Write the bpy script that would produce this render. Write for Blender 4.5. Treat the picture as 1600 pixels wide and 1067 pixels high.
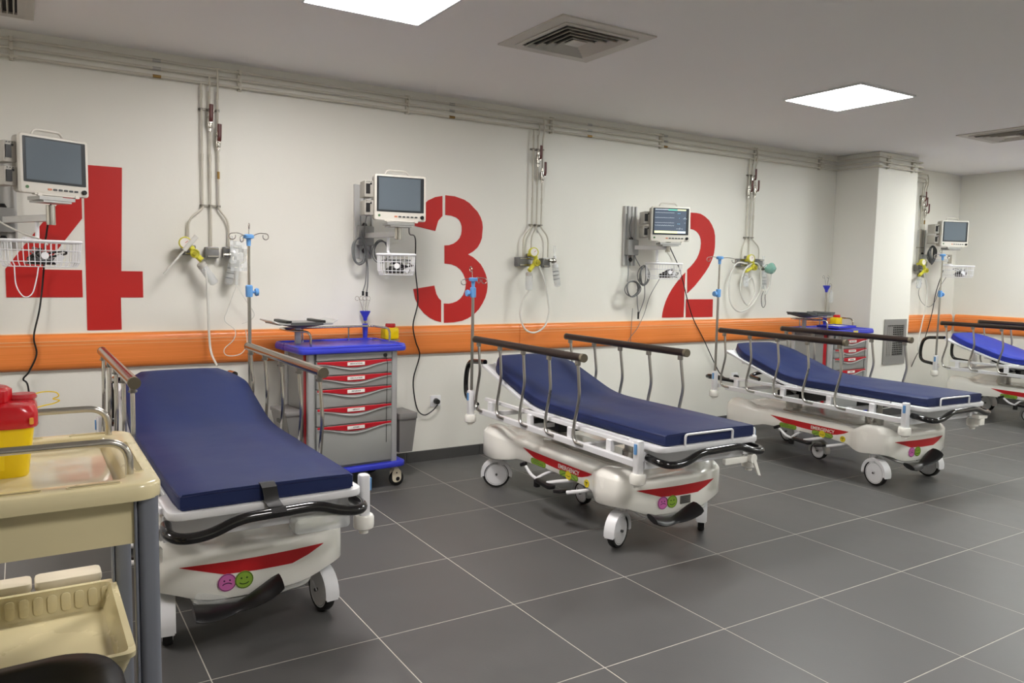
import bpy, bmesh, math, random
from mathutils import Vector, Matrix
random.seed(7)
PI = math.pi
scene = bpy.context.scene
for o in list(bpy.data.objects):
    bpy.data.objects.remove(o, do_unlink=True)
COL = scene.collection

# ------------------------------------------------------------------ camera
cam_d = bpy.data.cameras.new('camera')
cam = bpy.data.objects.new('camera', cam_d)
COL.objects.link(cam)
cam_d.sensor_width = 36.0
cam_d.lens = 36.0 * 1213.8 / 1600.0
cam_d.clip_start = 0.05
YAW, PITCH, ROLL = 0.56281, -0.088665, 0.019485
_f = Vector((math.sin(YAW) * math.cos(PITCH), math.cos(YAW) * math.cos(PITCH), math.sin(PITCH)))
_r = Vector((math.cos(YAW), -math.sin(YAW), 0))
_u = _r.cross(_f)
_r2 = _r * math.cos(ROLL) + _u * math.sin(ROLL)
_u2 = -_r * math.sin(ROLL) + _u * math.cos(ROLL)
cam.matrix_world = Matrix(((_r2.x, _u2.x, -_f.x, -2.2951), (_r2.y, _u2.y, -_f.y, -5.0329), (_r2.z, _u2.z, -_f.z, 1.3789), (0, 0, 0, 1)))
scene.camera = cam

# ------------------------------------------------------------------ world, exposure
world = bpy.data.worlds.new('world')
scene.world = world
world.use_nodes = True
world.node_tree.nodes['Background'].inputs[0].default_value = (0.8, 0.85, 0.9, 1)
world.node_tree.nodes['Background'].inputs[1].default_value = 0.1
scene.view_settings.view_transform = 'Standard'
scene.view_settings.look = 'None'
scene.view_settings.exposure = 0.0
scene.view_settings.gamma = 1.0
scene.view_settings.use_curve_mapping = False
LAMP_POWER = 49

# ------------------------------------------------------------------ materials
def lin(c):
    return tuple(((v / 255.0) / 12.92) if v / 255.0 <= 0.04045 else ((v / 255.0 + 0.055) / 1.055) ** 2.4 for v in c) + (1.0,)

MATS = {}
def mat(name, rgb, rough=0.5, metal=0.0, noise=0.0, nscale=6.0, bump=0.0, bscale=60.0, alpha=1.0, emis=None, estr=0.0,
        coat=0.0, trans=0.0, stretch=None, spec=None, rand=0.0, ior=1.45):
    if name in MATS:
        return MATS[name]
    m = bpy.data.materials.new(name)
    m.use_nodes = True
    nt = m.node_tree
    b = nt.nodes['Principled BSDF']
    b.inputs['Base Color'].default_value = lin(rgb)
    b.inputs['Roughness'].default_value = rough
    b.inputs['Metallic'].default_value = metal
    b.inputs['Alpha'].default_value = alpha
    b.inputs['IOR'].default_value = ior
    b.inputs['Transmission Weight'].default_value = trans
    b.inputs['Coat Weight'].default_value = coat
    if spec is not None:
        b.inputs['Specular IOR Level'].default_value = spec
    if emis is not None:
        b.inputs['Emission Color'].default_value = lin(emis)
        b.inputs['Emission Strength'].default_value = estr
    tc = nt.nodes.new('ShaderNodeTexCoord')
    mp = nt.nodes.new('ShaderNodeMapping')
    nt.links.new(tc.outputs['Object'], mp.inputs[0])
    if stretch:
        mp.inputs['Scale'].default_value = stretch
    col_out = None
    if noise > 0:
        n = nt.nodes.new('ShaderNodeTexNoise')
        n.inputs['Scale'].default_value = nscale
        n.inputs['Detail'].default_value = 5
        nt.links.new(mp.outputs[0], n.inputs['Vector'])
        mr = nt.nodes.new('ShaderNodeMapRange')
        mr.inputs[1].default_value = 0.3
        mr.inputs[2].default_value = 0.7
        mr.inputs[3].default_value = 1.0 - noise
        mr.inputs[4].default_value = 1.0 + noise
        nt.links.new(n.outputs[0], mr.inputs[0])
        mul = nt.nodes.new('ShaderNodeVectorMath')
        mul.operation = 'SCALE'
        mul.inputs[0].default_value = lin(rgb)[:3]
        nt.links.new(mr.outputs[0], mul.inputs['Scale'])
        col_out = mul.outputs[0]
        rr = nt.nodes.new('ShaderNodeMapRange')
        rr.inputs[3].default_value = max(0.02, rough - 0.08)
        rr.inputs[4].default_value = min(1, rough + 0.08)
        nt.links.new(n.outputs[0], rr.inputs[0])
        nt.links.new(rr.outputs[0], b.inputs['Roughness'])
        if rand > 0:
            oi = nt.nodes.new('ShaderNodeObjectInfo')
            m2 = nt.nodes.new('ShaderNodeMapRange')
            m2.inputs[3].default_value = 1 - rand
            m2.inputs[4].default_value = 1 + rand
            nt.links.new(oi.outputs['Random'], m2.inputs[0])
            mm = nt.nodes.new('ShaderNodeVectorMath')
            mm.operation = 'SCALE'
            nt.links.new(col_out, mm.inputs[0])
            nt.links.new(m2.outputs[0], mm.inputs['Scale'])
            col_out = mm.outputs[0]
        nt.links.new(col_out, b.inputs['Base Color'])
    if bump > 0:
        n2 = nt.nodes.new('ShaderNodeTexNoise')
        n2.inputs['Scale'].default_value = bscale
        n2.inputs['Detail'].default_value = 3
        nt.links.new(mp.outputs[0], n2.inputs['Vector'])
        bp = nt.nodes.new('ShaderNodeBump')
        bp.inputs['Strength'].default_value = bump
        bp.inputs['Distance'].default_value = 0.004
        nt.links.new(n2.outputs[0], bp.inputs['Height'])
        nt.links.new(bp.outputs[0], b.inputs['Normal'])
    MATS[name] = m
    return m

WALL = mat('painted wall', (232, 230, 221), 0.42, noise=0.012, nscale=1.5, bump=0.12, bscale=35)
CEIL = mat('painted ceiling', (244, 242, 238), 0.8, noise=0.012, nscale=1.0)
TILE = mat('dark porcelain tile', (90, 89, 88), 0.42, noise=0.07, nscale=9, bump=0.06, bscale=140, rand=0.03)
GROUT = mat('grout', (196, 192, 182), 0.8, noise=0.05, nscale=20)
SKIRT = mat('dark skirting tile', (74, 73, 72), 0.4, noise=0.05)
ORANGE = mat('orange bumper vinyl', (232, 134, 66), 0.27, noise=0.10, nscale=5, stretch=(0.25, 1, 90), bump=0.05, bscale=30)
RED = mat('red wall paint', (188, 30, 26), 0.45, noise=0.02, nscale=4)
PIPE = mat('cream painted pipe', (203, 198, 184), 0.4, noise=0.03)
BRASS = mat('bare brass fitting', (150, 120, 70), 0.35, metal=0.9)
STEEL = mat('polished steel', (190, 186, 178), 0.22, metal=1.0, noise=0.04, nscale=12)
DSTEEL = mat('brushed steel', (176, 174, 168), 0.3, metal=1.0, noise=0.05)
BROWN = mat('dark brown rail grip', (44, 32, 26), 0.35, noise=0.06)
BROWNMETAL = mat('worn bronze rail tube', (150, 140, 128), 0.2, metal=1.0)
ENDCAP = mat('grey brown end cap', (110, 102, 84), 0.5)
WHITE = mat('white powder coat', (232, 232, 234), 0.35, noise=0.01)
SHELL = mat('off white moulded plastic', (250, 248, 240), 0.25, noise=0.012, coat=0.3)
SHELLTOP = mat('shaded greige plastic top', (196, 193, 182), 0.25, noise=0.02, coat=0.4)
NAVY = mat('navy vinyl mattress', (20, 36, 84), 0.52, noise=0.05, nscale=5, bump=0.25, bscale=7)
ROYAL = mat('royal blue vinyl mattress', (34, 52, 160), 0.55, noise=0.05, nscale=5, bump=0.25, bscale=7)
NAVYSIDE = mat('dark navy vinyl edge', (20, 30, 80), 0.45, noise=0.03)
BLACK = mat('black plastic', (22, 21, 22), 0.35, noise=0.04)
GLOSSBLACK = mat('glossy black tube', (14, 13, 14), 0.13, coat=0.5)
RUBBER = mat('black rubber', (24, 24, 24), 0.6)
STRIPE = mat('red vinyl decal', (196, 28, 34), 0.35)
STICKGREEN = mat('green decal', (142, 178, 62), 0.4)
STICKPINK = mat('pink decal', (214, 112, 180), 0.4)
STICKYEL = mat('yellow decal', (226, 204, 40), 0.4)
DECALWHITE = mat('white decal', (240, 236, 230), 0.4)
DECALINK = mat('dark decal ink', (40, 60, 30), 0.5)
LIGHTBLUE = mat('light blue plastic', (104, 158, 214), 0.35)
BLUE = mat('cart blue plastic', (58, 66, 196), 0.3, noise=0.02)
CARTGREY = mat('cart grey enamel', (146, 147, 144), 0.35, noise=0.02)
CARTFRAME = mat('cart pale aluminium', (178, 178, 178), 0.35, metal=0.3)
CARTRED = mat('cart red plastic', (176, 18, 34), 0.38)
BINGREY = mat('grey bin plastic', (128, 126, 124), 0.45)
DARKGREY = mat('dark grey plastic', (78, 80, 80), 0.45)
MIDGREY = mat('mid grey plastic', (150, 150, 148), 0.45)
LABEL = mat('label paper', (238, 234, 228), 0.6)
INK = mat('label ink', (70, 50, 50), 0.6)
BEIGE = mat('beige moulded plastic', (216, 204, 162), 0.28, noise=0.02, coat=0.3)
CREAMBOX = mat('cream plastic', (232, 222, 198), 0.4)
LEGGREY = mat('grey anodised leg', (128, 132, 142), 0.42, metal=0.35, noise=0.02)
YELLOW = mat('sharps yellow plastic', (240, 205, 10), 0.3)
SHRED = mat('sharps red plastic', (196, 18, 30), 0.25, coat=0.3)
GAUGEYEL = mat('gauge yellow plastic', (214, 208, 70), 0.4)
MONI = mat('monitor ivory plastic', (216, 212, 202), 0.4)
MONIDARK = mat('monitor side plastic', (176, 172, 164), 0.45)
BEZEL = mat('dark bezel', (44, 48, 52), 0.3)
SCREEN = mat('dark lcd glass', (98, 108, 116), 0.16, spec=0.7)
SCREENON = mat('lit lcd', (60, 68, 80), 0.2, emis=(88, 98, 112), estr=0.75)
TRACE = mat('lit trace', (190, 200, 205), 0.5, emis=(200, 210, 215), estr=0.8)
TRACEG = mat('lit teal bar', (100, 190, 170), 0.5, emis=(100, 190, 170), estr=0.8)
TRACEY = mat('lit yellow bar', (230, 230, 170), 0.5, emis=(235, 235, 180), estr=0.9)
TRACEC = mat('lit cyan digits', (130, 210, 240), 0.5, emis=(130, 210, 240), estr=0.9)
CLEAR = mat('clear plastic', (232, 236, 236), 0.1, alpha=0.28, spec=0.8)
TUBING = mat('translucent tubing', (236, 236, 228), 0.25, alpha=0.78)
FILM = mat('crinkled clear film', (236, 240, 240), 0.12, alpha=0.4, bump=0.6, bscale=40)
GREENMASK = mat('green tinted mask plastic', (150, 205, 190), 0.2, alpha=0.5)
CABLEGREY = mat('grey cable', (120, 122, 122), 0.45)
OUTLETGREY = mat('outlet grey metal', (128, 128, 128), 0.4, metal=0.4)
WINE = mat('dark red lever grip', (88, 36, 32), 0.45)
LAMP = mat('lamp diffuser', (255, 255, 255), 0.5, emis=(250, 253, 255), estr=LAMP_POWER)
LAMPFRAME = mat('lamp frame', (222, 222, 222), 0.4)
VENTW = mat('vent white', (200, 196, 186), 0.5)
VENTD = mat('duct dark', (26, 25, 25), 0.8)
GRILLE = mat('grey grille metal', (150, 148, 144), 0.45, metal=0.3)

# ------------------------------------------------------------------ mesh helpers
def smooth(pts, n=6, closed=False):
    P = [Vector(p) for p in pts]
    out = []
    L = len(P)
    rng = range(L) if closed else range(L - 1)
    for i in rng:
        p1, p2 = P[i], P[(i + 1) % L]
        p0 = P[(i - 1) % L] if (closed or i > 0) else p1 * 2 - p2
        p3 = P[(i + 2) % L] if (closed or i + 2 < L) else p2 * 2 - p1
        for k in range(n):
            t = k / n
            out.append(0.5 * ((2 * p1) + (p2 - p0) * t + (2 * p0 - 5 * p1 + 4 * p2 - p3) * t * t + (3 * p1 - p0 - 3 * p2 + p3) * t ** 3))
    if not closed:
        out.append(P[-1].copy())
    return out

def fillet(pts, r=0.03, n=5):
    P = [Vector(p) for p in pts]
    out = [P[0]]
    for i in range(1, len(P) - 1):
        a, b, c = P[i - 1], P[i], P[i + 1]
        ra = min(r, (a - b).length * 0.49)
        rc = min(r, (c - b).length * 0.49)
        s = b + (a - b).normalized() * ra
        e = b + (c - b).normalized() * rc
        for k in range(n + 1):
            t = k / n
            out.append(s * (1 - t) ** 2 + b * 2 * t * (1 - t) + e * t * t)
    out.append(P[-1])
    return out

class M:
    def __init__(s):
        s.v = []; s.f = []; s.mi = []; s.cur = 0
    def add(s, vs, fs, mx=None):
        o = len(s.v)
        for v in vs:
            v = Vector(v)
            s.v.append(mx @ v if mx else v)
        for f in fs:
            s.f.append([i + o for i in f]); s.mi.append(s.cur)
        return s
    def box(s, c, d, rot=None):
        x, y, z = d[0] / 2, d[1] / 2, d[2] / 2
        vs = [Vector(p) for p in ((-x, -y, -z), (x, -y, -z), (x, y, -z), (-x, y, -z), (-x, -y, z), (x, -y, z), (x, y, z), (-x, y, z))]
        mx = Matrix.Translation(Vector(c)) @ (rot.to_4x4() if rot else Matrix())
        return s.add(vs, [(0, 3, 2, 1), (4, 5, 6, 7), (0, 1, 5, 4), (1, 2, 6, 5), (2, 3, 7, 6), (3, 0, 4, 7)], mx)
    def bb(s, a, b):
        return s.box([(a[i] + b[i]) / 2 for i in range(3)], [abs(b[i] - a[i]) for i in range(3)])
    def loft(s, rings, closed=True, caps=(True, True)):
        o = len(s.v); n = len(rings[0])
        for r in rings:
            s.v += [Vector(p) for p in r]
        for i in range(len(rings) - 1):
            for k in range(n if closed else n - 1):
                a = o + i * n + k; b = o + i * n + (k + 1) % n
                s.f.append([a, b, b + n, a + n]); s.mi.append(s.cur)
        if caps[0]:
            s.f.append([o + k for k in range(n)][::-1]); s.mi.append(s.cur)
        if caps[1]:
            q = o + (len(rings) - 1) * n
            s.f.append([q + k for k in range(n)]); s.mi.append(s.cur)
        return s
    def tube(s, path, r, seg=8, closed=False, r2=None, flat=1.0):
        P = [Vector(p) for p in path]
        Q = [P[0]]
        for p in P[1:]:
            if (p - Q[-1]).length > 1e-6: Q.append(p)
        P = Q; n = len(P)
        if n < 2: return s
        rings = []
        T0 = ((P[1] - P[-1]) if closed else (P[1] - P[0])).normalized()
        ref = Vector((0, 0, 1)) if abs(T0.z) < 0.9 else Vector((1, 0, 0))
        N = (ref - T0 * ref.dot(T0)).normalized()
        for i in range(n):
            if closed: T = (P[(i + 1) % n] - P[i - 1]).normalized()
            elif i == 0: T = T0
            elif i == n - 1: T = (P[-1] - P[-2]).normalized()
            else: T = ((P[i + 1] - P[i]).normalized() + (P[i] - P[i - 1]).normalized()).normalized()
            N = (N - T * N.dot(T))
            N = N.normalized() if N.length > 1e-6 else T.orthogonal().normalized()
            B = T.cross(N)
            rr = r if r2 is None else r + (r2 - r) * i / (n - 1)
            rings.append([P[i] + N * (rr * flat * math.cos(2 * PI * k / seg)) + B * (rr * math.sin(2 * PI * k / seg)) for k in range(seg)])
        if closed:
            rings.append(rings[0])
            return s.loft(rings, True, (False, False))
        return s.loft(rings)
    def cyl(s, a, b, r, seg=16, r2=None):
        return s.tube([a, b], r, seg, r2=r2)
    def lathe(s, prof, c, axis=(0, 0, 1), seg=20):
        ax = Vector(axis).normalized()
        q = Vector((0, 0, 1)).rotation_difference(ax).to_matrix()
        rings = [[Vector(c) + q @ Vector((max(r, 1e-5) * math.cos(2 * PI * k / seg), max(r, 1e-5) * math.sin(2 * PI * k / seg), z)) for k in range(seg)] for r, z in prof]
        return s.loft(rings)
    def prism(s, poly, fa, fb):
        a = [fa(*p) for p in poly]; b = [fb(*p) for p in poly]
        return s.loft([a, b])
    def rrect(s, c, d, r, axis='z', n=4, rot=None, round2=0.0):
        """rounded-corner slab: d full sizes, corners rounded around `axis`; round2 eases the two cap edges"""
        ax = 'xyz'.index(axis); i, j = [(1, 2), (2, 0), (0, 1)][ax]
        hx, hy, hz = d[i] / 2, d[j] / 2, d[ax] / 2
        def ring(ins, h):
            out = []
            rr = max(r - ins, 1e-4)
            for cx, cy, a0 in ((hx - r, hy - r, 0), (-hx + r, hy - r, PI / 2), (-hx + r, -hy + r, PI), (hx - r, -hy + r, 1.5 * PI)):
                for k in range(n + 1):
                    a = a0 + k / n * PI / 2
                    v = [0, 0, 0]
                    v[i] = cx + rr * math.cos(a); v[j] = cy + rr * math.sin(a); v[ax] = h
                    out.append(Vector(v))
            return out
        if round2 > 0:
            e = round2
            rs = [ring(e, -hz), ring(e * 0.3, -hz + e * 0.3), ring(0, -hz + e), ring(0, hz - e), ring(e * 0.3, hz - e * 0.3), ring(e, hz)]
        else:
            rs = [ring(0, -hz), ring(0, hz)]
        mx = Matrix.Translation(Vector(c)) @ (rot.to_4x4() if rot else Matrix())
        return s.loft([[mx @ p for p in q] for q in rs])
    def build(s, name, m, parent=None, world=False, bevel=0.0, ang=35, seg=2):
        me = bpy.data.meshes.new(name)
        vs = s.v
        if world and parent is not None:
            inv = Matrix.LocRotScale(parent.location, parent.rotation_euler, None).inverted()
            vs = [inv @ v for v in vs]
        me.from_pydata([tuple(v) for v in vs], [], s.f)
        ms = m if isinstance(m, (list, tuple)) else [m]
        for q in ms: me.materials.append(q)
        if len(ms) > 1:
            me.polygons.foreach_set('material_index', s.mi)
        bm = bmesh.new(); bm.from_mesh(me)
        bmesh.ops.recalc_face_normals(bm, faces=bm.faces)
        bm.to_mesh(me); bm.free()
        me.polygons.foreach_set('use_smooth', [True] * len(me.polygons))
        me.set_sharp_from_angle(angle=math.radians(ang))
        o = bpy.data.objects.new(name, me)
        COL.objects.link(o)
        if parent is not None: o.parent = parent
        if bevel > 0:
            b = o.modifiers.new('bevel', 'BEVEL')
            b.width = bevel; b.segments = seg; b.limit_method = 'ANGLE'; b.angle_limit = math.radians(40)
            b.harden_normals = False
        return o

def thing(name, label, cat, loc=(0, 0, 0), rz=0.0, group=None):
    o = bpy.data.objects.new(name, None)
    o.empty_display_size = 0.1
    COL.objects.link(o)
    o.location = loc; o.rotation_euler = (0, 0, rz)
    o['label'] = label; o['category'] = cat
    if group: o['group'] = group
    return o

def tag(o, label, cat, group=None):
    o['label'] = label; o['category'] = cat
    if group: o['group'] = group
    return o

def struct(o):
    o['kind'] = 'structure'; return o

TEXTCACHE = {}
def text_verts(txt):
    if txt in TEXTCACHE: return TEXTCACHE[txt]
    cu = bpy.data.curves.new('t', 'FONT'); cu.body = txt; cu.align_x = 'CENTER'; cu.align_y = 'CENTER'; cu.extrude = 0.02; cu.offset = 0.012
    cu.resolution_u = 2
    ob = bpy.data.objects.new('t', cu); COL.objects.link(ob)
    dg = bpy.context.evaluated_depsgraph_get()
    me = bpy.data.meshes.new_from_object(ob.evaluated_get(dg))
    vs = [v.co.copy() for v in me.vertices]; fs = [list(p.vertices) for p in me.polygons]
    bpy.data.objects.remove(ob); bpy.data.curves.remove(cu); bpy.data.meshes.remove(me)
    TEXTCACHE[txt] = (vs, fs)
    return TEXTCACHE[txt]

def add_text(mb, txt, c, right, up, height, sx=1.0, warp=None):
    vs, fs = text_verts(txt)
    R, U = Vector(right).normalized(), Vector(up).normalized()
    N = R.cross(U)
    h = height / 0.7
    pts = [Vector(c) + R * (v.x * h * sx) + U * (v.y * h) + N * (v.z * 0.02) for v in vs]
    if warp: pts = [warp(p) for p in pts]
    mb.add(pts, fs)

# ------------------------------------------------------------------ room shell
XL, XR, YB, CZ = -5.4, 7.066, -7.2, 2.61
CX0, CX1, CY = 4.735, 5.405, -0.46            # column
floor = struct(M().bb((XL, YB, -0.12), (XR, 0.0, -0.0006)).build('floor', GROUT))
tile_me = None
nx = 0
G = 0.0020
for i in range(-9, 12):
    for j in range(0, 12):
        x0, x1 = i * 0.6, min((i + 1) * 0.6, XR)
        y1, y0 = -j * 0.6, -(j + 1) * 0.6
        if i == 11:
            t = M().rrect(((x0 + x1) / 2, (y0 + y1) / 2, -0.005), (x1 - x0 - 2 * G, 0.6 - 2 * G, 0.010), 0.0015, n=1, round2=0.0006).build('tile', TILE, floor, ang=4)
        else:
            if tile_me is None:
                t = M().rrect((0, 0, -0.005), (0.6 - 2 * G, 0.6 - 2 * G, 0.010), 0.0015, n=1, round2=0.0006).build('tile', TILE, floor, ang=4)
                tile_me = t.data
            else:
                t = bpy.data.objects.new('tile', tile_me); COL.objects.link(t); t.parent = floor
            t.location = ((x0 + x1) / 2, (y0 + y1) / 2, 0)
struct(M().bb((XL - 0.1, YB - 0.1, CZ), (XR + 0.1, 0.1, CZ + 0.12)).build('ceiling', CEIL))
struct(M().bb((XL - 0.1, 0.0, -0.12), (XR + 0.1, 0.12, CZ)).build('wall_back', WALL))
struct(M().bb((XR, YB, -0.12), (XR + 0.12, 0.0, CZ)).build('wall_right', WALL))
struct(M().bb((XL - 0.12, YB, -0.12), (XL, 0.0, CZ)).build('wall_left', WALL))
struct(M().bb((XL - 0.12, YB - 0.12, -0.12), (XR + 0.12, YB, CZ)).build('wall_front', WALL))
struct(M().bb((CX0, CY, 0.0), (CX1, 0.0, CZ)).build('wall_column', WALL, bevel=0.006))

def skirting(name, pts):
    root = None
    for a, b in zip(pts[:-1], pts[1:]):
        a = Vector(a); b = Vector(b); d = (b - a); L = d.length; d.normalize(); nrm = Vector((d.y, -d.x))
        k = 0.0
        while k < L - 0.01:
            e = min(k + 0.6, L)
            p = a + d * (k + 0.0015); q = a + d * (e - 0.0015)
            m = M()
            o = nrm * 0.011
            m.loft([[(p.x, p.y, 0), (q.x, q.y, 0), (q.x + o.x, q.y + o.y, 0), (p.x + o.x, p.y + o.y, 0)],
                    [(p.x, p.y, 0.078), (q.x, q.y, 0.078), (q.x + o.x, q.y + o.y, 0.078), (p.x + o.x, p.y + o.y, 0.078)]])
            if root is None:
                root = struct(m.build(name, SKIRT))
            else:
                m.build('tile', SKIRT, root)
            k = e
skirting('baseboard_back', [(-5.4, 0), (CX0, 0)])
skirting('baseboard_column', [(CX0, 0), (CX0, CY), (CX1, CY), (CX1, 0)])
skirting('baseboard_alcove', [(CX1, 0), (XR, 0)])
skirting('baseboard_right', [(XR, 0), (XR, YB)])
skirting('baseboard_left', [(XL, YB), (XL, 0)])

# orange wall bumper, D-shaped section with a pale highlight strip on top, in butted lengths
def bumper(name, segs):
    root = None
    for (ax, ay, bx, by) in segs:
        a = Vector((ax, ay, 0)); b = Vector((bx, by, 0)); d = (b - a).normalized(); nrm = Vector((d.y, -d.x, 0))
        prof = [(0.0, 0.785), (0.010, 0.783), (0.024, 0.790), (0.032, 0.803), (0.034, 0.83), (0.035, 0.885), (0.034, 0.94), (0.032, 0.965), (0.024, 0.979), (0.010, 0.985), (0.0, 0.985)]
        m = M().loft([[a + nrm * o + Vector((0, 0, z)) for o, z in prof], [b + nrm * o + Vector((0, 0, z)) for o, z in prof]])
        if root is None:
            root = struct(m.build(name, ORANGE, ang=50))
        else:
            m.build('bumper_panel', ORANGE, root, ang=50)
        # pale streaks along the vinyl; the top strip paints the edge highlight
        g = M()
        for z, hh in ((0.9865, 0.0022), (0.945, 0.0018), (0.925, 0.0012)):
            off = 0.0 if z > 0.98 else 0.0338
            p, q = a + nrm * off, b + nrm * off
            g.loft([[p + nrm * u + Vector((0, 0, z + w)) for u, w in ((0, -hh), (0.0022 if z < 0.98 else 0.014, -hh), (0.0022 if z < 0.98 else 0.014, hh), (0, hh))],
                    [q + nrm * u + Vector((0, 0, z + w)) for u, w in ((0, -hh), (0.0022 if z < 0.98 else 0.014, -hh), (0.0022 if z < 0.98 else 0.014, hh), (0, hh))]])
        g.build('edge_strip', mat('pale orange streak and highlight', (240, 190, 140), 0.4), root)
bumper('trim_1', [(-5.4, 0, -2.92, 0), (-2.915, 0, 0.925, 0), (0.93, 0, CX0 - 0.002, 0)])
bumper('trim_2', [(CX1 + 0.002, 0, 7.015, 0)])
bumper('trim_3', [(XR, -0.05, XR, -2.6), (XR, -2.605, XR, -7.19)])

# ------------------------------------------------------------------ ceiling lamps and vents
WARM = mat('warm lamp diffuser', (255, 255, 255), 0.5, emis=(255, 250, 247), estr=LAMP_POWER * .98)
COOL = mat('cool lamp diffuser', (255, 255, 255), 0.5, emis=(252, 255, 252), estr=LAMP_POWER)
def lamp(x, y, label):
    t = thing('ceiling_light', label, 'ceiling light', (x, y, CZ), group='square ceiling light panels')
    f = M()
    for sx in (-1, 1):
        f.box((sx * 0.294, 0, -0.006), (0.014, 0.602, 0.014)); f.box((0, sx * 0.294, -0.006), (0.575, 0.014, 0.014))
    f.build('frame', LAMPFRAME, t)
    M().box((0, 0, -0.005), (0.574, 0.574, 0.008)).build('diffuser', WARM if x < 1 else COOL, t)
lamp(-0.872, -1.67, 'lit square white light panel nearest the top edge, left of the square air vent')
lamp(2.495, -1.66, 'lit square white light panel further away, right of the square air vent')
for x, y, l in ((5.86, -1.66, 'lit square light panel above the far right stretcher'), (-4.24, -1.67, 'lit square light panel by the left end of the room'),
             (-0.872, -4.9, 'lit square light panel behind the camera, left one'), (2.495, -4.9, 'lit square light panel behind the camera, middle one'),
             (5.86, -4.9, 'lit square light panel behind the camera, right one')):
    lamp(x, y, l)

def diffuser(x, y, label):
    t = thing('air_vent', label, 'air vent', (x, y, CZ), group='square ceiling air diffusers')
    f = M()
    def frame(m, o, i, z0, z1):
        rings = [[(o, o, z0), (-o, o, z0), (-o, -o, z0), (o, -o, z0)], [(o, o, z1), (-o, o, z1), (-o, -o, z1), (o, -o, z1)],
                 [(i, i, z1), (-i, i, z1), (-i, -i, z1), (i, -i, z1)], [(i, i, z0), (-i, i, z0), (-i, -i, z0), (i, -i, z0)]]
        m.loft(rings + [rings[0]], True, (False, False))
    frame(f, 0.30, 0.228, -0.008, 0.0)
    frame(f, 0.232, 0.205, -0.014, 0.0)
    f.build('frame', VENTW, t)
    M().box((0, 0, -0.001), (0.42, 0.42, 0.002)).build('duct_opening', VENTD, t)
    for k, o in enumerate((0.195, 0.155, 0.115, 0.075)):
        v = M()
        i = o - 0.018
        a = [(o, o, -0.024), (-o, o, -0.024), (-o, -o, -0.024), (o, -o, -0.024)]
        a2 = [(o, o, -0.021), (-o, o, -0.021), (-o, -o, -0.021), (o, -o, -0.021)]
        b = [(i, i, -0.004), (-i, i, -0.004), (-i, -i, -0.004), (i, -i, -0.004)]
        b2 = [(i, i, -0.007), (-i, i, -0.007), (-i, -i, -0.007), (i, -i, -0.007)]
        v.loft([a, a2, b, b2, a], True, (False, False))
        v.build('vane', VENTW, t)
    M().box((0, 0, -0.018), (0.09, 0.09, 0.006)).build('centre_plate', VENTW, t)
diffuser(0.222, -1.615, 'square louvred ceiling air vent between the two lit light panels')
diffuser(4.74, -1.64, 'square louvred ceiling air vent cut by the right edge of the picture')
t = thing('ceiling_grille', 'slatted rectangular air grille on the ceiling in the top left corner', 'air vent', (-2.535, -0.63, CZ))
g = M()
g.box((0.295, 0, -0.006), (0.07, 0.66, 0.012)); g.box((-0.295, 0, -0.006), (0.07, 0.66, 0.012)); g.box((0, 0.3, -0.006), (0.52, 0.06, 0.012)); g.box((0, -0.3, -0.006), (0.52, 0.06, 0.012))
g.build('frame', VENTW, t)
M().box((0, 0, -0.001), (0.52, 0.54, 0.002)).build('duct_opening', VENTD, t)
for k in range(20):
    M().box((-0.247 + k * 0.026, 0, -0.010), (0.003, 0.54, 0.018), Matrix.Rotation(0.35, 3, 'Y')).build('slat', VENTW, t)

# grille on the column
t = thing('wall_grille', 'grey metal louvre grille on the front of the white column', 'air vent', (5.165, CY, 0.757))
g = M()
g.box((-0.165, -0.006, 0), (0.045, 0.012, 0.452)); g.box((0.165, -0.006, 0), (0.045, 0.012, 0.452)); g.box((0, -0.006, 0.196), (0.29, 0.012, 0.06)); g.box((0, -0.006, -0.186), (0.29, 0.012, 0.08))
g.build('frame', GRILLE, t)
M().box((0, -0.001, 0.01), (0.29, 0.002, 0.36)).build('opening', VENTD, t)
for k in range(14):
    M().box((0, -0.007, -0.14 + k * 0.0225), (0.285, 0.008, 0.003), Matrix.Rotation(-0.5, 3, 'X')).build('slat', GRILLE, t)
b = M()
for k in range(10): b.box((-0.13 + k * 0.029, -0.010, 0.01), (0.003, 0.004, 0.34))
b.build('bars', GRILLE, t)
M().box((-0.085, -0.006, 0.0), (0.10, 0.006, 0.31)).build('blank_plate', GRILLE, t)

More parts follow.
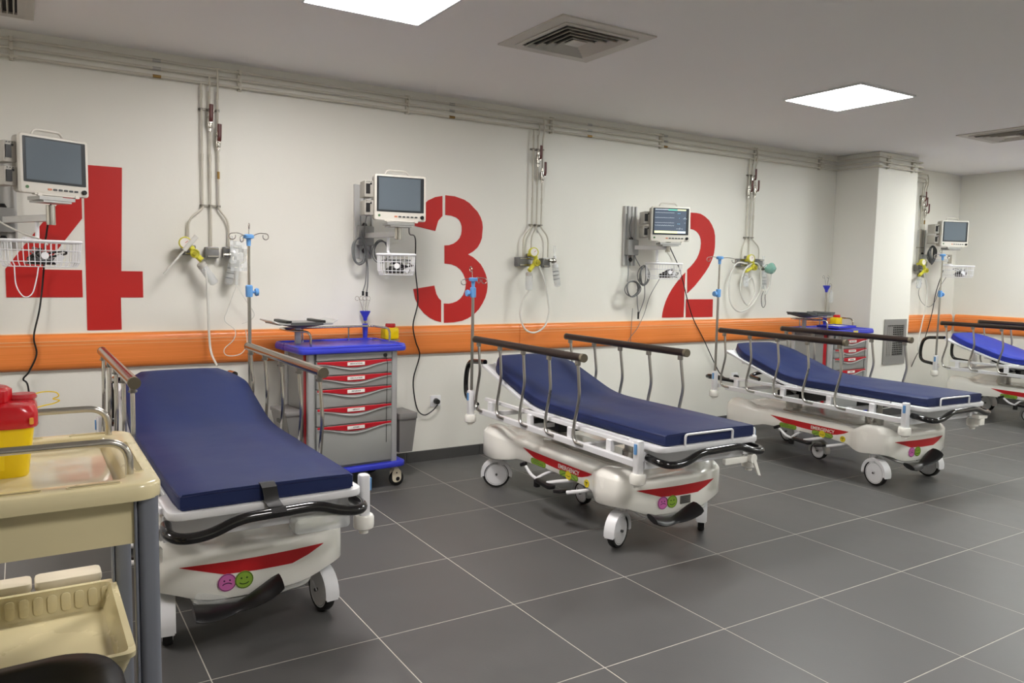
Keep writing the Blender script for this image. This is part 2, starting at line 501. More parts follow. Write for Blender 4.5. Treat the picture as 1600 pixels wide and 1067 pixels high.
# ------------------------------------------------------------------ big red wall numbers
def numeral(label, polys, x0):
    t = thing('wall_number', label, 'wall number', (x0, 0, 1.0))
    for p in polys:
        M().prism(p, lambda a, b: (a, -0.0035, b), lambda a, b: (a, 0.0, b)).build('stencil_piece', RED, t, world=True, ang=80)
numeral('large red stencil number four on the white wall, behind the leftmost monitor', [
    [(-1.988, 1.003), (-1.812, 1.003), (-1.812, 1.190), (-1.694, 1.190), (-1.694, 1.343), (-1.806, 1.343), (-1.790, 1.934), (-1.985, 1.934)],
    [(-2.37, 1.191), (-2.006, 1.191), (-2.006, 1.345), (-2.2, 1.345), (-1.998, 1.634), (-1.998, 1.875), (-2.37, 1.345)]], -1.9)
def sm2(poly, idx):
    return poly
numeral('large red stencil number three on the wall, middle of the picture', [
    [(0.29, 1.92), (0.365, 1.918), (0.444, 1.899), (0.49, 1.876), (0.524, 1.846), (0.556, 1.82), (0.582, 1.782), (0.598, 1.745), (0.603, 1.705), (0.597, 1.627), (0.583, 1.592), (0.562, 1.558), (0.525, 1.527), (0.482, 1.504), (0.522, 1.487), (0.556, 1.464), (0.59, 1.435), (0.614, 1.401), (0.635, 1.362), (0.649, 1.316), (0.652, 1.27), (0.647, 1.23), (0.634, 1.187), (0.611, 1.144), (0.58, 1.1), (0.538, 1.062), (0.49, 1.035), (0.441, 1.017), (0.37, 1.007), (0.291, 1.005), (0.289, 1.145), (0.33, 1.144), (0.36, 1.149), (0.395, 1.161), (0.423, 1.18), (0.447, 1.207), (0.462, 1.244), (0.467, 1.272), (0.466, 1.305), (0.458, 1.335), (0.444, 1.363), (0.42, 1.392), (0.388, 1.414), (0.345, 1.429), (0.29, 1.434), (0.288, 1.563), (0.325, 1.566), (0.362, 1.579), (0.39, 1.598), (0.411, 1.62), (0.424, 1.648), (0.428, 1.676), (0.427, 1.705), (0.418, 1.731), (0.403, 1.752), (0.382, 1.766), (0.34, 1.778), (0.292, 1.78)],
    [(0.267, 1.914), (0.269, 1.772), (0.235, 1.736), (0.213, 1.663), (0.041, 1.692), (0.055, 1.745), (0.077, 1.785), (0.11, 1.835), (0.155, 1.875), (0.21, 1.902)],
    [(0.045, 1.248), (0.21, 1.274), (0.226, 1.215), (0.245, 1.185), (0.266, 1.166), (0.268, 1.009), (0.22, 1.022), (0.175, 1.043), (0.13, 1.076), (0.091, 1.119), (0.06, 1.18)]], 0.3)
numeral('large red stencil number two on the wall, beside the lit monitor', [
    [(2.714, 1.935), (2.78, 1.936), (2.834, 1.932), (2.89, 1.912), (2.946, 1.88), (2.985, 1.84), (3.015, 1.794), (3.03, 1.745), (3.034, 1.691), (3.034, 1.64), (3.027, 1.587), (3.005, 1.53), (2.97, 1.469), (2.925, 1.413), (2.867, 1.353), (2.8, 1.29), (2.712, 1.223), (2.701, 1.434), (2.745, 1.464), (2.787, 1.503), (2.818, 1.54), (2.84, 1.581), (2.854, 1.625), (2.858, 1.672), (2.852, 1.707), (2.837, 1.738), (2.816, 1.76), (2.79, 1.777), (2.757, 1.788), (2.722, 1.791)],
    [(2.678, 1.408), (2.678, 1.011), (2.420, 1.011), (2.425, 1.05), (2.436, 1.095), (2.459, 1.155), (2.489, 1.208), (2.526, 1.26), (2.57, 1.309), (2.62, 1.358)],
    [(2.700, 1.171), (3.037, 1.171), (3.042, 1.009), (2.706, 1.010)],
    [(2.686, 1.930), (2.686, 1.786), (2.64, 1.76), (2.62, 1.72), (2.612, 1.67), (2.44, 1.67), (2.45, 1.75), (2.49, 1.83), (2.56, 1.89)]], 2.7)

# ------------------------------------------------------------------ stretchers
# local frame of a stretcher: x = right, -y = towards the foot end, z up, origin on the floor under its middle
HALF = [(0, .745), (.10, .742), (.19, .733), (.295, .716), (.345, .682), (.362, .62), (.358, .53), (.326, .46), (.298, .41), (.288, .36), (.286, .2), (.286, 0), (.286, -.2), (.288, -.36),
        (.298, -.42), (.326, -.48), (.356, -.55), (.362, -.63), (.345, -.70), (.295, -.742), (.19, -.765), (.10, -.775), (0, -.778)]
BOT = [.174, .174, .182, .216, .226, .222, .214, .218, .226, .236, .244, .248, .244, .238, .226, .214, .206, .206, .21, .212, .2, .195, .195]
SHO = [.346, .346, .350, .358, .364, .364, .356, .342, .332, .327, .325, .325, .325, .327, .332, .342, .356, .364, .364, .358, .350, .346, .346]
_h3 = smooth([(u, v, b) for (u, v), b in zip(HALF, BOT)], 4)
_s3 = smooth([(u, v, b) for (u, v), b in zip(HALF, SHO)], 4)
OUT = [(p.x, p.y, p.z, q.z) for p, q in zip(_h3, _s3)]
OUT = OUT + [(-u, v, b, s) for u, v, b, s in OUT[-2:0:-1]]
def side_u(v):
    best = None
    for (a, b) in zip(OUT[:-1], OUT[1:]):
        if a[0] < 0 or b[0] < 0: break
        if (a[1] - v) * (b[1] - v) <= 0 and abs(a[1] - b[1]) > 1e-6 and min(a[0], b[0]) > 0.2:
            t = (v - a[1]) / (b[1] - a[1]); best = a[0] + (b[0] - a[0]) * t
            break
    return best if best else 0.286
def front_v(u):
    u = abs(u)
    for (a, b) in zip(OUT[:-1], OUT[1:]):
        if a[0] <= u <= b[0]:
            t = (u - a[0]) / max(1e-6, b[0] - a[0]); return a[1] + (b[1] - a[1]) * t
    return 0.7
def topz(u, v):
    z = 0.352 + 0.012 * math.cos(min(1, abs(u) / 0.3) * PI / 2)
    for bu, bv in ((.285, .60), (-.285, .60), (.285, -.62), (-.285, -.62)):
        d = ((u - bu) / .095) ** 2 + ((v - bv) / .125) ** 2
        z += 0.056 * math.exp(-d * d * 0.9)
    return z
def make_cover():
    m = M(); rings = []
    def ring(scale, zf):
        out = []
        for u, v, b, s in OUT:
            uu, vv = u, v
            L = math.hypot(u, v * 0.5)
            uu = u * scale; vv = v * (1 - (1 - scale) * 0.45)
            out.append((uu, -vv, zf(u, v, b, s, uu, vv)))
        return out
    rings.append(ring(0.93, lambda u, v, b, s, x, y: b + 0.004))
    rings.append(ring(0.985, lambda u, v, b, s, x, y: b))
    rings.append(ring(1.0, lambda u, v, b, s, x, y: b + 0.006))
    rings.append(ring(1.0, lambda u, v, b, s, x, y: (b + s) / 2))
    rings.append(ring(0.998, lambda u, v, b, s, x, y: s - 0.007))
    rings.append(ring(0.988, lambda u, v, b, s, x, y: s + 0.002))
    rings.append(ring(0.955, lambda u, v, b, s, x, y: s + 0.004 + 0.45 * (topz(x, y) - s)))
    rings.append(ring(0.91, lambda u, v, b, s, x, y: s + 0.9 * (topz(x, y) - s)))
    for k in range(1, 12):
        sc = 0.91 * (1 - k / 12) ** 0.9
        def zf(u, v, b, s, x, y, k=k):
            return topz(x, y) - (0.010 if k > 2 else 0.003 * k)
        rings.append(ring(sc, zf))
    rings.append(ring(0.001, lambda u, v, b, s, x, y: topz(x, y) - 0.010))
    m.loft(rings, True, (False, False))
    return m
def band(sgn, stations, off=0.0016):
    """decal that follows the side skin: stations (v, ztop, zbot)"""
    m = M(); a = []
    for v, zt, zb in stations:
        u = side_u(v) + off
        a.append(((sgn * u, -v, zt), (sgn * u, -v, zb), (sgn * (u - .003), -v, zb), (sgn * (u - .003), -v, zt)))
    return m.loft([[Vector(p) for p in r] for r in a])
def fband(stations, sgn=1, off=0.0016):
    m = M(); a = []
    for u, zt, zb in stations:
        v = (front_v(u) + off)
        a.append(((u, -v, zt), (u, -v, zb), (u, -v + .003, zb), (u, -v + .003, zt)))
    return m.loft([[Vector(p) for p in r] for r in a])
def lerp_st(keys, n):
    out = []
    for (a, b) in zip(keys[:-1], keys[1:]):
        for k in range(n): out.append(tuple(a[i] + (b[i] - a[i]) * k / n for i in range(3)))
    out.append(keys[-1]); return out
def disc_front(u, z, r, name, m, par, face=None):
    v = front_v(u) + 0.0035
    d = M().lathe([(0, -0.002), (r, -0.002), (r, 0.0), (0, 0.0)], (u, -v, z), (0, -1, 0), 20).build(name, m, par)
    ink = M()
    ink.tube([(u + r * .92 * math.cos(a), -v - 0.0008, z + r * .92 * math.sin(a)) for a in [k * PI / 10 for k in range(20)]], 0.0010, 4, True)
    for s in (-1, 1):
        ink.lathe([(0, 0), (r * .10, 0), (r * .10, .0012), (0, .0012)], (u + s * r * .3, -v, z + r * .22), (0, -1, 0), 8)
    sgn = 1 if face == 'smile' else -1
    ink.tube([(u + r * .55 * math.sin(a), -v - 0.0006, z - r * .12 - sgn * r * .35 * math.cos(a) + (0 if sgn > 0 else -r * .3)) for a in [(-1.1 + 2.2 * k / 8) for k in range(9)]], 0.0018, 4)
    ink.build('face_drawing', mat('decal ink ' + name, (70, 20, 70) if 'pink' in name else (30, 60, 20), 0.5), d)

def caster(par, wx, wy, psi, local_rot, name='caster', fork_m=None, R=0.088):
    """psi: world heading (rad) of the rolling direction; stem sits ahead of the wheel centre"""
    a = psi - local_rot
    d = Vector((math.cos(a), math.sin(a), 0)); n = Vector((-d.y, d.x, 0))
    c = Vector((wx, wy, R))
    stem = c + d * 0.028
    f = M()
    f.cyl((stem.x, stem.y, R + 0.06), (stem.x, stem.y, 0.262), 0.026, 14)
    # hood over the upper half of the wheel
    hood = []
    for k in range(13):
        t = -0.06 * PI + 1.12 * PI * k / 12
        dr = d * math.cos(t) + Vector((0, 0, 1)) * math.sin(t)
        o = R + 0.013; i2 = R + 0.004
        hood.append([c + dr * o - n * 0.024, c + dr * o + n * 0.024, c + dr * i2 + n * 0.024, c + dr * i2 - n * 0.024])
    f.loft(hood)
    for s in (-1, 1):
        cc = c + n * (s * 0.0235)
        pts = [cc + (d * math.cos(t) + Vector((0, 0, 1)) * math.sin(t)) * (R + 0.012) for t in [(-0.04 + 1.08 * k / 14) * PI for k in range(15)]]
        pts2 = [cc + (d * math.cos(t) + Vector((0, 0, 1)) * math.sin(t)) * (R * 0.90) for t in [(1.04 - 1.08 * k / 14) * PI for k in range(15)]]
        poly = pts + pts2
        f.loft([[p for p in poly], [p + n * (s * 0.005) for p in poly]])
    f.loft([[c + n * .024 + q for q in (d * .028 + Vector((0, 0, .03)), d * -.012, d * .012)], [c + n * .029 + q for q in (d * .028 + Vector((0, 0, .03)), d * -.012, d * .012)]])
    r = f.build(name, fork_m or WHITE, par, ang=40)
    w = M().lathe([(R * .84, -0.017), (R * .97, -0.017), (R, -0.010), (R, 0.010), (R * .97, 0.017), (R * .84, 0.017)], c, n, 28)
    w.build('tyre', RUBBER, r)
    h = M().lathe([(0, -0.0185), (R * .5, -0.0205), (R * .74, -0.0185), (R * .76, -0.0165), (R * .80, -0.0185), (R * .86, -0.016), (R * .86, 0.016), (R * .80, 0.0185), (R * .76, 0.0165), (R * .74, 0.0185), (R * .5, 0.0205), (0, 0.0185)], c, n, 28)
    h.build('wheel_disc', WHITE, r)
    M().cyl(c - n * 0.031, c + n * 0.031, 0.007, 10).build('axle', DARKGREY, r)
    return r

MPROF = [(-.785, .782), (-.70, .757), (-.60, .725), (-.50, .692), (-.40, .661), (-.30, .630), (-.22, .608), (-.14, .594), (-.05, .587), (.10, .585), (.40, .585), (.70, .585), (.945, .585)]
def stretcher(loc, rz, label, opts):
    t = thing('hospital_stretcher', label, 'stretcher', loc, rz, 'wheeled hospital stretchers')
    L = rz
    cover = make_cover().build('base_cover', SHELL, t, ang=60)
    # coloured decals on the cover
    for s in (-1, 1):
        st = lerp_st([(-.305, .3235, .3225), (-.18, .3215, .2855), (.0, .320, .277), (.235, .320, .272), (.30, .3205, .284), (.355, .3215, .302), (.395, .3225, .3215)], 4)
        b_ = band(s, st).build('red_stripe', STRIPE, cover)
        tx = M()
        add_text(tx, 'EMERGENCY', (s * .2890, -.175, .2965), (0, -1, 0) if s < 0 else (0, 1, 0), (0, 0, 1), .023, 1.08)
        tx.build('emergency_lettering', DECALWHITE, b_)
        def pill(v0, v1, z0, z1, nm, mt, off):
            m = M(); cz = (z0 + z1) / 2; rr = (z1 - z0) / 2; ring = []
            for c0, a0 in ((v1 - rr, -PI / 2), (v0 + rr, PI / 2)):
                for k in range(9):
                    a = a0 + PI * k / 8
                    ring.append((c0 + rr * math.cos(a), cz + rr * math.sin(a)))
            m.loft([[(s * (.286 + off), -p, q) for p, q in ring], [(s * (.283 + off), -p, q) for p, q in ring]])
            ob = m.build(nm, mt, cover)
            e = M().tube([(s * (.2865 + off), -(p + (0.003 if p < (v0 + v1) / 2 else -0.003)), cz + (q - cz) * .88) for p, q in ring], .0008, 4, True)
            e.build('outline', DECALINK, ob)
            return ob
        pl = pill(-.215, -.055, .249, .284, 'green_decal', STICKGREEN, .002)
        ar = M()
        ar.tube([(s * .2885, .19, .262), (s * .2885, .08, .262)], .0016, 4); ar.tube([(s * .2885, .19, .271), (s * .2885, .08, .271)], .0010, 4)
        ar.tube([(s * .2885, .17, .277), (s * .2885, .13, .277)], .0010, 4)
        ar.build('symbol', DECALINK, pl)
        pl = pill(.085, .265, .247, .281, 'green_decal', STICKGREEN, .002)
        ar = M()
        ar.tube([(s * .2885, -.10, .252), (s * .2885, -.145, .270)], .0016, 4); ar.tube([(s * .2885, -.25, .252), (s * .2885, -.205, .270)], .0016, 4)
        ar.build('symbol', DECALINK, pl)
        yd = M().lathe([(0, 0), (.026, 0), (.026, .0035), (0, .0035)], (s * .2865, -.175, .264), (s, 0, 0), 20).build('yellow_decal', STICKYEL, cover)
        M().tube([(s * .2905, -.158, .262), (s * .2905, -.175, .258), (s * .2905, -.192, .262)], .0016, 4).build('symbol', DECALINK, yd)
        yd = M().lathe([(0, 0), (.021, 0), (.021, .0035), (0, .0035)], (s * .2885, -.348, .262), (s, 0, 0), 20).build('yellow_decal', STICKYEL, cover)
        M().tube([(s * .2925, -.335, .268), (s * .2925, -.361, .268)], .0018, 4).tube([(s * .2925, -.348, .268), (s * .2925, -.348, .252)], .0016, 4).build('symbol', DECALINK, yd)
        sc = M().rrect((s * .3015, .46, .285), (.003, .045, .014), .002, 'x', 2).build('rating_plate', MIDGREY, cover)
    fs = lerp_st([(-.262, .3135, .3125), (-.115, .3135, .268), (.0, .313, .263), (.135, .3135, .262), (.20, .3135, .283), (.262, .3135, .3125)], 4)
    fband(fs).build('front_red_stripe', STRIPE, cover)
    disc_front(-.105, .236, .033, 'pink_decal', STICKPINK, cover, 'sad')
    disc_front(-.045, .236, .033, 'green_round_decal', STICKGREEN, cover, 'smile')
    if opts.get('plate'):
        p = M().rrect((.045, -front_v(.045) - .002, .236), (.07, .003, .042), .002, 'y', 2).build('rating_plate', mat('metal plate', (120, 118, 112), .4, metal=.5), cover)
        e = M()
        for k in range(4): e.box((.043, -front_v(.045) - .0042, .250 - k * .009), (.056, .0012, .0025))
        e.build('print_lines', DARKGREY, p)
    # greige panel on the cover top, shading put into its colour
    M().rrect((0, -.02, .3545), (.30, .70, .012), .05, 'z', 5, round2=.004).build('top_shade_panel', SHELLTOP, cover)
    # wheels
    for (u, v), psi in zip(((-.29, .62), (.29, .62), (-.29, -.62), (.29, -.62)), opts['psi']):
        caster(t, u - 0.0, -v, math.radians(psi), L)
    caster(t, .0, .07, L + PI / 2, L, 'centre_wheel', mat('fork steel', (180, 180, 178), .35, metal=.7), R=.066)
    # foot pedals on both long sides
    for s in (-1, 1):
        r = M()
        r.tube(fillet([(s * .20, .02, .235), (s * .30, .03, .232), (s * .355, .04, .205)], .03), .009, 8)
        r.tube(fillet([(s * .20, -.20, .235), (s * .32, -.16, .232), (s * .365, -.08, .208)], .03), .011, 8)
        r.tube(fillet([(s * .22, -.36, .225), (s * .33, -.34, .222), (s * .37, -.28, .205)], .03), .011, 8)
        r.tube(fillet([(s * .355, .04, .200), (s * .365, .09, .215), (s * .37, .14, .255)], .03), .009, 8)
        r.build('pedal_arm', WHITE, t)
        M().rrect((s * .372, -.07, .203), (.055, .155, .022), .02, 'z', 4, Matrix.Rotation(.06, 3, 'X'), .006).build('foot_pedal', BLACK, t)
        M().rrect((s * .374, -.225, .200), (.06, .085, .02), .02, 'z', 4, Matrix.Rotation(-.2, 3, 'X'), .006).build('foot_pedal', BLACK, t)
        M().rrect((s * .37, .165, .262), (.026, .055, .022), .009, 'z', 4, Matrix.Rotation(-.4, 3, 'X'), .006).build('foot_pedal', BLACK, t)
        M().rrect((s * .358, .035, .178), (.03, .035, .04), .008, 'z', 3).build('pedal_pad', BLACK, t)
    # butterfly pedal at the foot end
    p = M()
    rot = math.radians(opts.get('tilt', 18))
    br = []
    for k in range(15):
        q = -1 + 2 * k / 14; aq = abs(q)
        uu = -.080 + q * .148
        zc = .160 + q * math.tan(rot) * .070 + .040 * aq ** 1.6
        hd_ = .024 + .026 * math.sin(min(1, aq * 1.15) * PI / 2) * (1 if aq < .9 else .72)
        th_ = .011 + .006 * aq
        vc = .800 + .012 * aq
        br.append([(uu + .004 * q, -(vc + hd_ * math.cos(w_)), zc + th_ * math.sin(w_) - .25 * hd_ * math.cos(w_)) for w_ in [j_ * PI / 5 for j_ in range(10)]])
    p.loft(br)
    p.build('brake_pedal', BLACK, t)
    M().tube(fillet([(-.24, -.60, .21), (-.20, -.74, .168), (.02, -.76, .165), (.20, -.74, .175), (.24, -.60, .21)], .05), .009, 8).build('pedal_bar', MATS['fork steel'], t)
    if opts.get('bag'):
        M().rrect((-.16, -.70, .175), (.12, .11, .05), .03, 'z', 4, Matrix.Rotation(.3, 3, 'Y'), .015).build('plastic_wrap', CLEAR, t)
    # lifting columns and gear under the deck
    for v in (-.33, .38):
        M().cyl((0, -v, .345), (0, -v, .50), .05, 20).cyl((0, -v, .345), (0, -v, .42), .062, 20).build('lift_column', DSTEEL, t)
    for a_, b_ in (((-.17, .10, .44), (.17, .26, .52)), ((-.10, -.42, .47), (.10, -.30, .53)), ((-.30, .16, .47), (-.20, .24, .53)), ((.20, .16, .47), (.30, .24, .53))):
        M().bb(a_, b_).build('gear_housing', BLACK, t, bevel=.006)
    # white side frame: lower beams, upper beams, cross members
    f = M()
    for s in (-1, 1):
        f.bb((s * .345, .71, .468), (s * .375, -.845, .500))
        f.bb((s * .318, .70, .552), (s * .340, -.845, .574))
        for v in (-.62, -.15, .26, .60):
            f.bb((s * .326, -v + .02, .495), (s * .352, -v - .02, .556))
    for v in (-.60, -.16, .40, .80):
        f.bb((-.35, -v + .016, .470), (.35, -v - .016, .498))
    f.bb((-.33, -.835, .455), (.33, -.85, .545))
    f.build('frame', WHITE, t, bevel=.003)
    # deck sections beneath the flat part of the mattress
    for a, b in ((-.12, .10), (.105, .40), (.405, .70)):
        d = M()
        d.bb((-.305, -a, .562), (.305, -b, .582))
        d.build('deck_section', WHITE, t, bevel=.004)
    M().rrect((0, -.835, .569), (.665, .262, .028), .05, 'z', 6, round2=.006).build('foot_deck', WHITE, t)
    # tilted backrest frame with struts
    bf = M()
    nrm = []
    P = [Vector((0, -v, z)) for v, z in MPROF[:9]]
    for s in (-1, 1):
        for w0, w1, dz0, dz1 in ((.285, .318, -.020, -.002),):
            bf.loft([[(s * w0, p.y, p.z + dz0), (s * w1, p.y, p.z + dz0), (s * w1, p.y, p.z + dz1), (s * w0, p.y, p.z + dz1)] for p in P])
    bf.loft([[(-.285, p.y, p.z - .014), (.285, p.y, p.z - .014), (.285, p.y, p.z - .003), (-.285, p.y, p.z - .003)] for p in P])
    bf.bb((-.22, .80, .745), (.22, .785, .785))
    bf.build('backrest_frame', WHITE, t, bevel=.003)
    for s in (-1, 1):
        M().tube([(s * .24, .50, .675), (s * .24, .12, .520)], .012, 8).build('backrest_strut', MATS['fork steel'], t)
        M().box((s * .275, .60, .700), (.02, .05, .03)).build('cable_bracket', WHITE, t)
        M().tube([(s * .30, .66, .722), (s * .30, .42, .645)], .004, 6).build('release_cable', BLACK, t)
    M().tube([(-.25, .33, .60), (-.25, .22, .565)], .013, 8).build('gas_spring', BLACK, t)
    # mattress
    mr = []
    th = .054
    prof = smooth([(0, -v, z) for v, z in MPROF], 3)
    n = len(prof)
    for i, p in enumerate(prof):
        a = prof[max(0, i - 1)]; b = prof[min(n - 1, i + 1)]
        T = (b - a).normalized(); N = Vector((0, -T.z, T.y));
        if N.z < 0: N = -N
        v = -p.y
        W = .300
        if v < -.60: W = .300 - .105 * ((-.60 - v) / .185) ** 1.6
        elif v > .92: W = .296
        ring = []
        e = .007
        for (x, h) in ((-W + e, 0), (-W, e), (-W - .001, th * .5), (-W, th - e), (-W + e, th), (-W * .6, th + .003), (0, th + .004), (W * .6, th + .003), (W - e, th), (W, th - e), (W + .001, th * .5), (W, e), (W - e, 0)):
            ring.append(p + Vector((x, 0, 0)) + N * h)
        mr.append(ring)
    mm = M(); 
    def shrink(r, k, dy):
        c = sum(r, Vector()) / len(r)
        return [c + (q - c) * k + Vector((0, dy, 0)) for q in r]
    mr = [shrink(mr[0], .95, .006)] + mr + [shrink(mr[-1], .985, -.006)]
    mm.loft(mr)
    mt = mm.build('mattress', opts.get('vinyl', NAVY), t, ang=50)
    sm_ = M()
    for hh in (th - .004, .004):
        path = []
        for i, p in enumerate(prof):
            r = mr[i + 1]
            q = r[9 if hh > .02 else 11]; path.append(q + Vector((.0006, 0, 0)))
        path2 = [Vector((-q.x, q.y, q.z)) for q in path]
        sm_.tube(path, .0016, 4); sm_.tube(path2, .0016, 4)
        sm_.tube([path[-1] + Vector((-.002, -.007, 0)), path2[-1] + Vector((.002, -.007, 0))], .0016, 4)
    sm_.build('seam', NAVYSIDE if opts.get('vinyl', NAVY) is NAVY else ROYAL, mt)
    # corner posts with bumper cups
    for (u, v) in ((-.374, .859), (.374, .859), (-.374, -.829), (.374, -.829)):
        p = M().rrect((u, -v, .523), (.040, .044, .165), .012, 'z', 4, round2=.008)
        p.bb((u - (.03 if u > 0 else -.03), -v - .012, .47), (u - (.06 if u > 0 else -.06), -v + .012, .50))
        po = p.build('corner_socket', WHITE, t)
        M().lathe([(0, .377), (.018, .377), (.019, .389), (.028, .392), (.0375, .399), (.0395, .410), (.039, .440), (.034, .448), (0, .448)], (u, -v, 0), (0, 0, 1), 20).build('bumper_cup', SHELL, po)
        M().rrect((u + (.0235 if u > 0 else -.0235), -v - .004, .565), (.006, .016, .05), .004, 'x', 3).build('blue_clip', LIGHTBLUE, po)
    # fold down side rails
    for s in (-1, 1):
        grip = opts.get('grip', BROWN)
        r0, r1 = opts['rail'][0 if s < 0 else 1]
        h = M().cyl((s * .36, -r0, .943), (s * .36, -r1, .943), .0215, 16)
        rail = h.build('side_rail', grip, t)
        M().cyl((s * .36, -r1 + .004, .943), (s * .36, -r1 - .016, .943), .0232, 12).build('end_cap', ENDCAP, rail)
        M().cyl((s * .36, -r0 - .004, .943), (s * .36, -r0 + .006, .943), .0225, 14).build('end_cap', ENDCAP, rail)
        for k in range(5):
            v0 = r0 + .045 + k * (r1 - r0 - .085) / 4
            x = s * .36
            pt = fillet([Vector(q) for q in ((x, -v0, .932), (x + s * .004, -(v0 + .030), .738), (x + s * .006, -(v0 - .016), .560), (x + s * .016, -(v0 + .006), .492), (x + s * .014, -(v0 + .088), .490))], .035, 6)
            M().tube(pt, .0088, 10).build('rail_post', DSTEEL if opts.get('grip') is None else STEEL, rail)
            br = M().rrect((x, -v0, .917), (.022, .030, .036), .006, 'z', 3, round2=.003)
            br.cyl((x - .016, -v0, .905), (x + .016, -v0, .905), .004, 8)
            br.build('rail_bracket', mat('bracket grey', (150, 146, 136), .4, metal=.4), rail)
    # black push bar at the foot end
    pb = fillet([(-.325, -.87, .520), (-.335, -.955, .515), (-.300, -1.000, .506), (-.215, -1.000, .508), (-.115, -1.000, .548), (.150, -1.000, .554), (.235, -1.0, .522), (.305, -1.000, .514), (.335, -.955, .518), (.325, -.87, .522)], .045, 7)
    M().tube(pb, .0185, 14).build('push_bar', GLOSSBLACK, t, ang=80)
    # head end handles
    if opts.get('handles', 'up') == 'up':
        for s in (-1, 1):
            M().tube(fillet([(s * .285, .80, .790), (s * .295, 1.01, .775), (s * .30, 1.045, .66), (s * .30, 1.035, .525), (s * .32, .84, .505)], .06, 6), .0165, 12).build('push_handle', GLOSSBLACK, t, ang=80)
    else:
        for s in (-1, 1):
            M().tube(fillet([(s * .30, .83, .545), (s * .325, .95, .550), (s * .30, 1.0, .535), (s * .18, .98, .515), (s * .14, .83, .51)], .05, 6), .0165, 12).build('push_handle', GLOSSBLACK, t, ang=80)
    # wire stop, strap, hand control at the foot end
    if not opts.get('strap'):
        M().tube(fillet([(-.18, -.962, .572), (-.18, -.964, .634), (.132, -.964, .634), (.132, -.962, .572)], .014, 4), .0058, 8).build('mattress_stop', WHITE, t)
    else:
        m = M()
        pa = [(-.014, -.935, .6435), (-.014, -.950, .643), (-.010, -.966, .630), (-.004, -.972, .585), (.006, -.985, .566), (.010, -1.004, .567), (.008, -1.020, .553)]
        m.loft([[(p[0] - .025, p[1], p[2]), (p[0] + .025, p[1], p[2]), (p[0] + .025, p[1] - .003, p[2] + .003), (p[0] - .025, p[1] - .003, p[2] + .003)] for p in pa])
        m.build('mattress_strap', BLACK, t)
    hc = opts.get('control', 'lever')
    if hc == 'lever':
        M().rrect((.135, -.985, .482), (.155, .022, .030), .006, 'y', 3, round2=.003).build('hand_control', SHELL, t)
        b = M().lathe([(0, -.014), (.024, -.014), (.024, .014), (0, .014)], (.235, -1.0, .485), (0, -1, 0), 16)
        b.loft([[(.222, -1.014, .49), (.248, -1.014, .49), (.248, -1.004, .49), (.222, -1.004, .49)], [(.262, -1.022, .40), (.282, -1.022, .396), (.282, -1.012, .396), (.262, -1.012, .40)]])
        b.build('release_lever', SHELL, t, bevel=.002)
    elif hc == 'bagged':
        M().rrect((.155, -.97, .492), (.155, .05, .040), .012, 'y', 4, round2=.01).build('hand_control', mat('pale control grey', (214, 214, 196), .4), t)
        q = M().rrect((.165, -.972, .487), (.21, .075, .062), .02, 'y', 4, round2=.02)
        q.build('plastic_wrap', FILM, t)
        M().rrect((.19, -.9972, .497), (.03, .003, .018), .002, 'y', 2).build('rating_plate', LABEL, t)
    else:
        b = M().rrect((.245, -.975, .492), (.10, .05, .026), .005, 'z', 3, round2=.003)
        b.rrect((.25, -.975, .460), (.055, .04, .05), .01, 'z', 3, round2=.004)
        b.build('hand_control', SHELL, t)
    return t

R0 = [(-.80, .375), (-.80, .375)]
beds = {}
beds[4] = stretcher((-1.598, -1.432, 0), .007, 'nearest navy stretcher, with bronze side rails and a black strap at its foot',
    dict(psi=[82, 97, 60, 100], rail=[(-.80, .43), (-.80, .43)], grip=BROWNMETAL, strap=True, control='bagged', bag=True, tilt=22))
beds[3] = stretcher((.527, -1.466, 0), -.022, 'navy stretcher in the middle of the room, under the red number three',
    dict(psi=[24, 44, -30, 70], rail=R0, plate=True, tilt=8))
beds[2] = stretcher((2.838, -1.408, 0), -.047, 'navy stretcher under the red number 2, partly in front of the far crash cart',
    dict(psi=[80, 85, 80, 80], rail=R0, handles='down', control='block', tilt=26))
beds[1] = stretcher((6.113, -1.406, 0), -.012, 'brighter blue stretcher cut by the right edge of the picture, beyond the white column',
    dict(psi=[60, 80, 80, 70], rail=R0, vinyl=ROYAL))

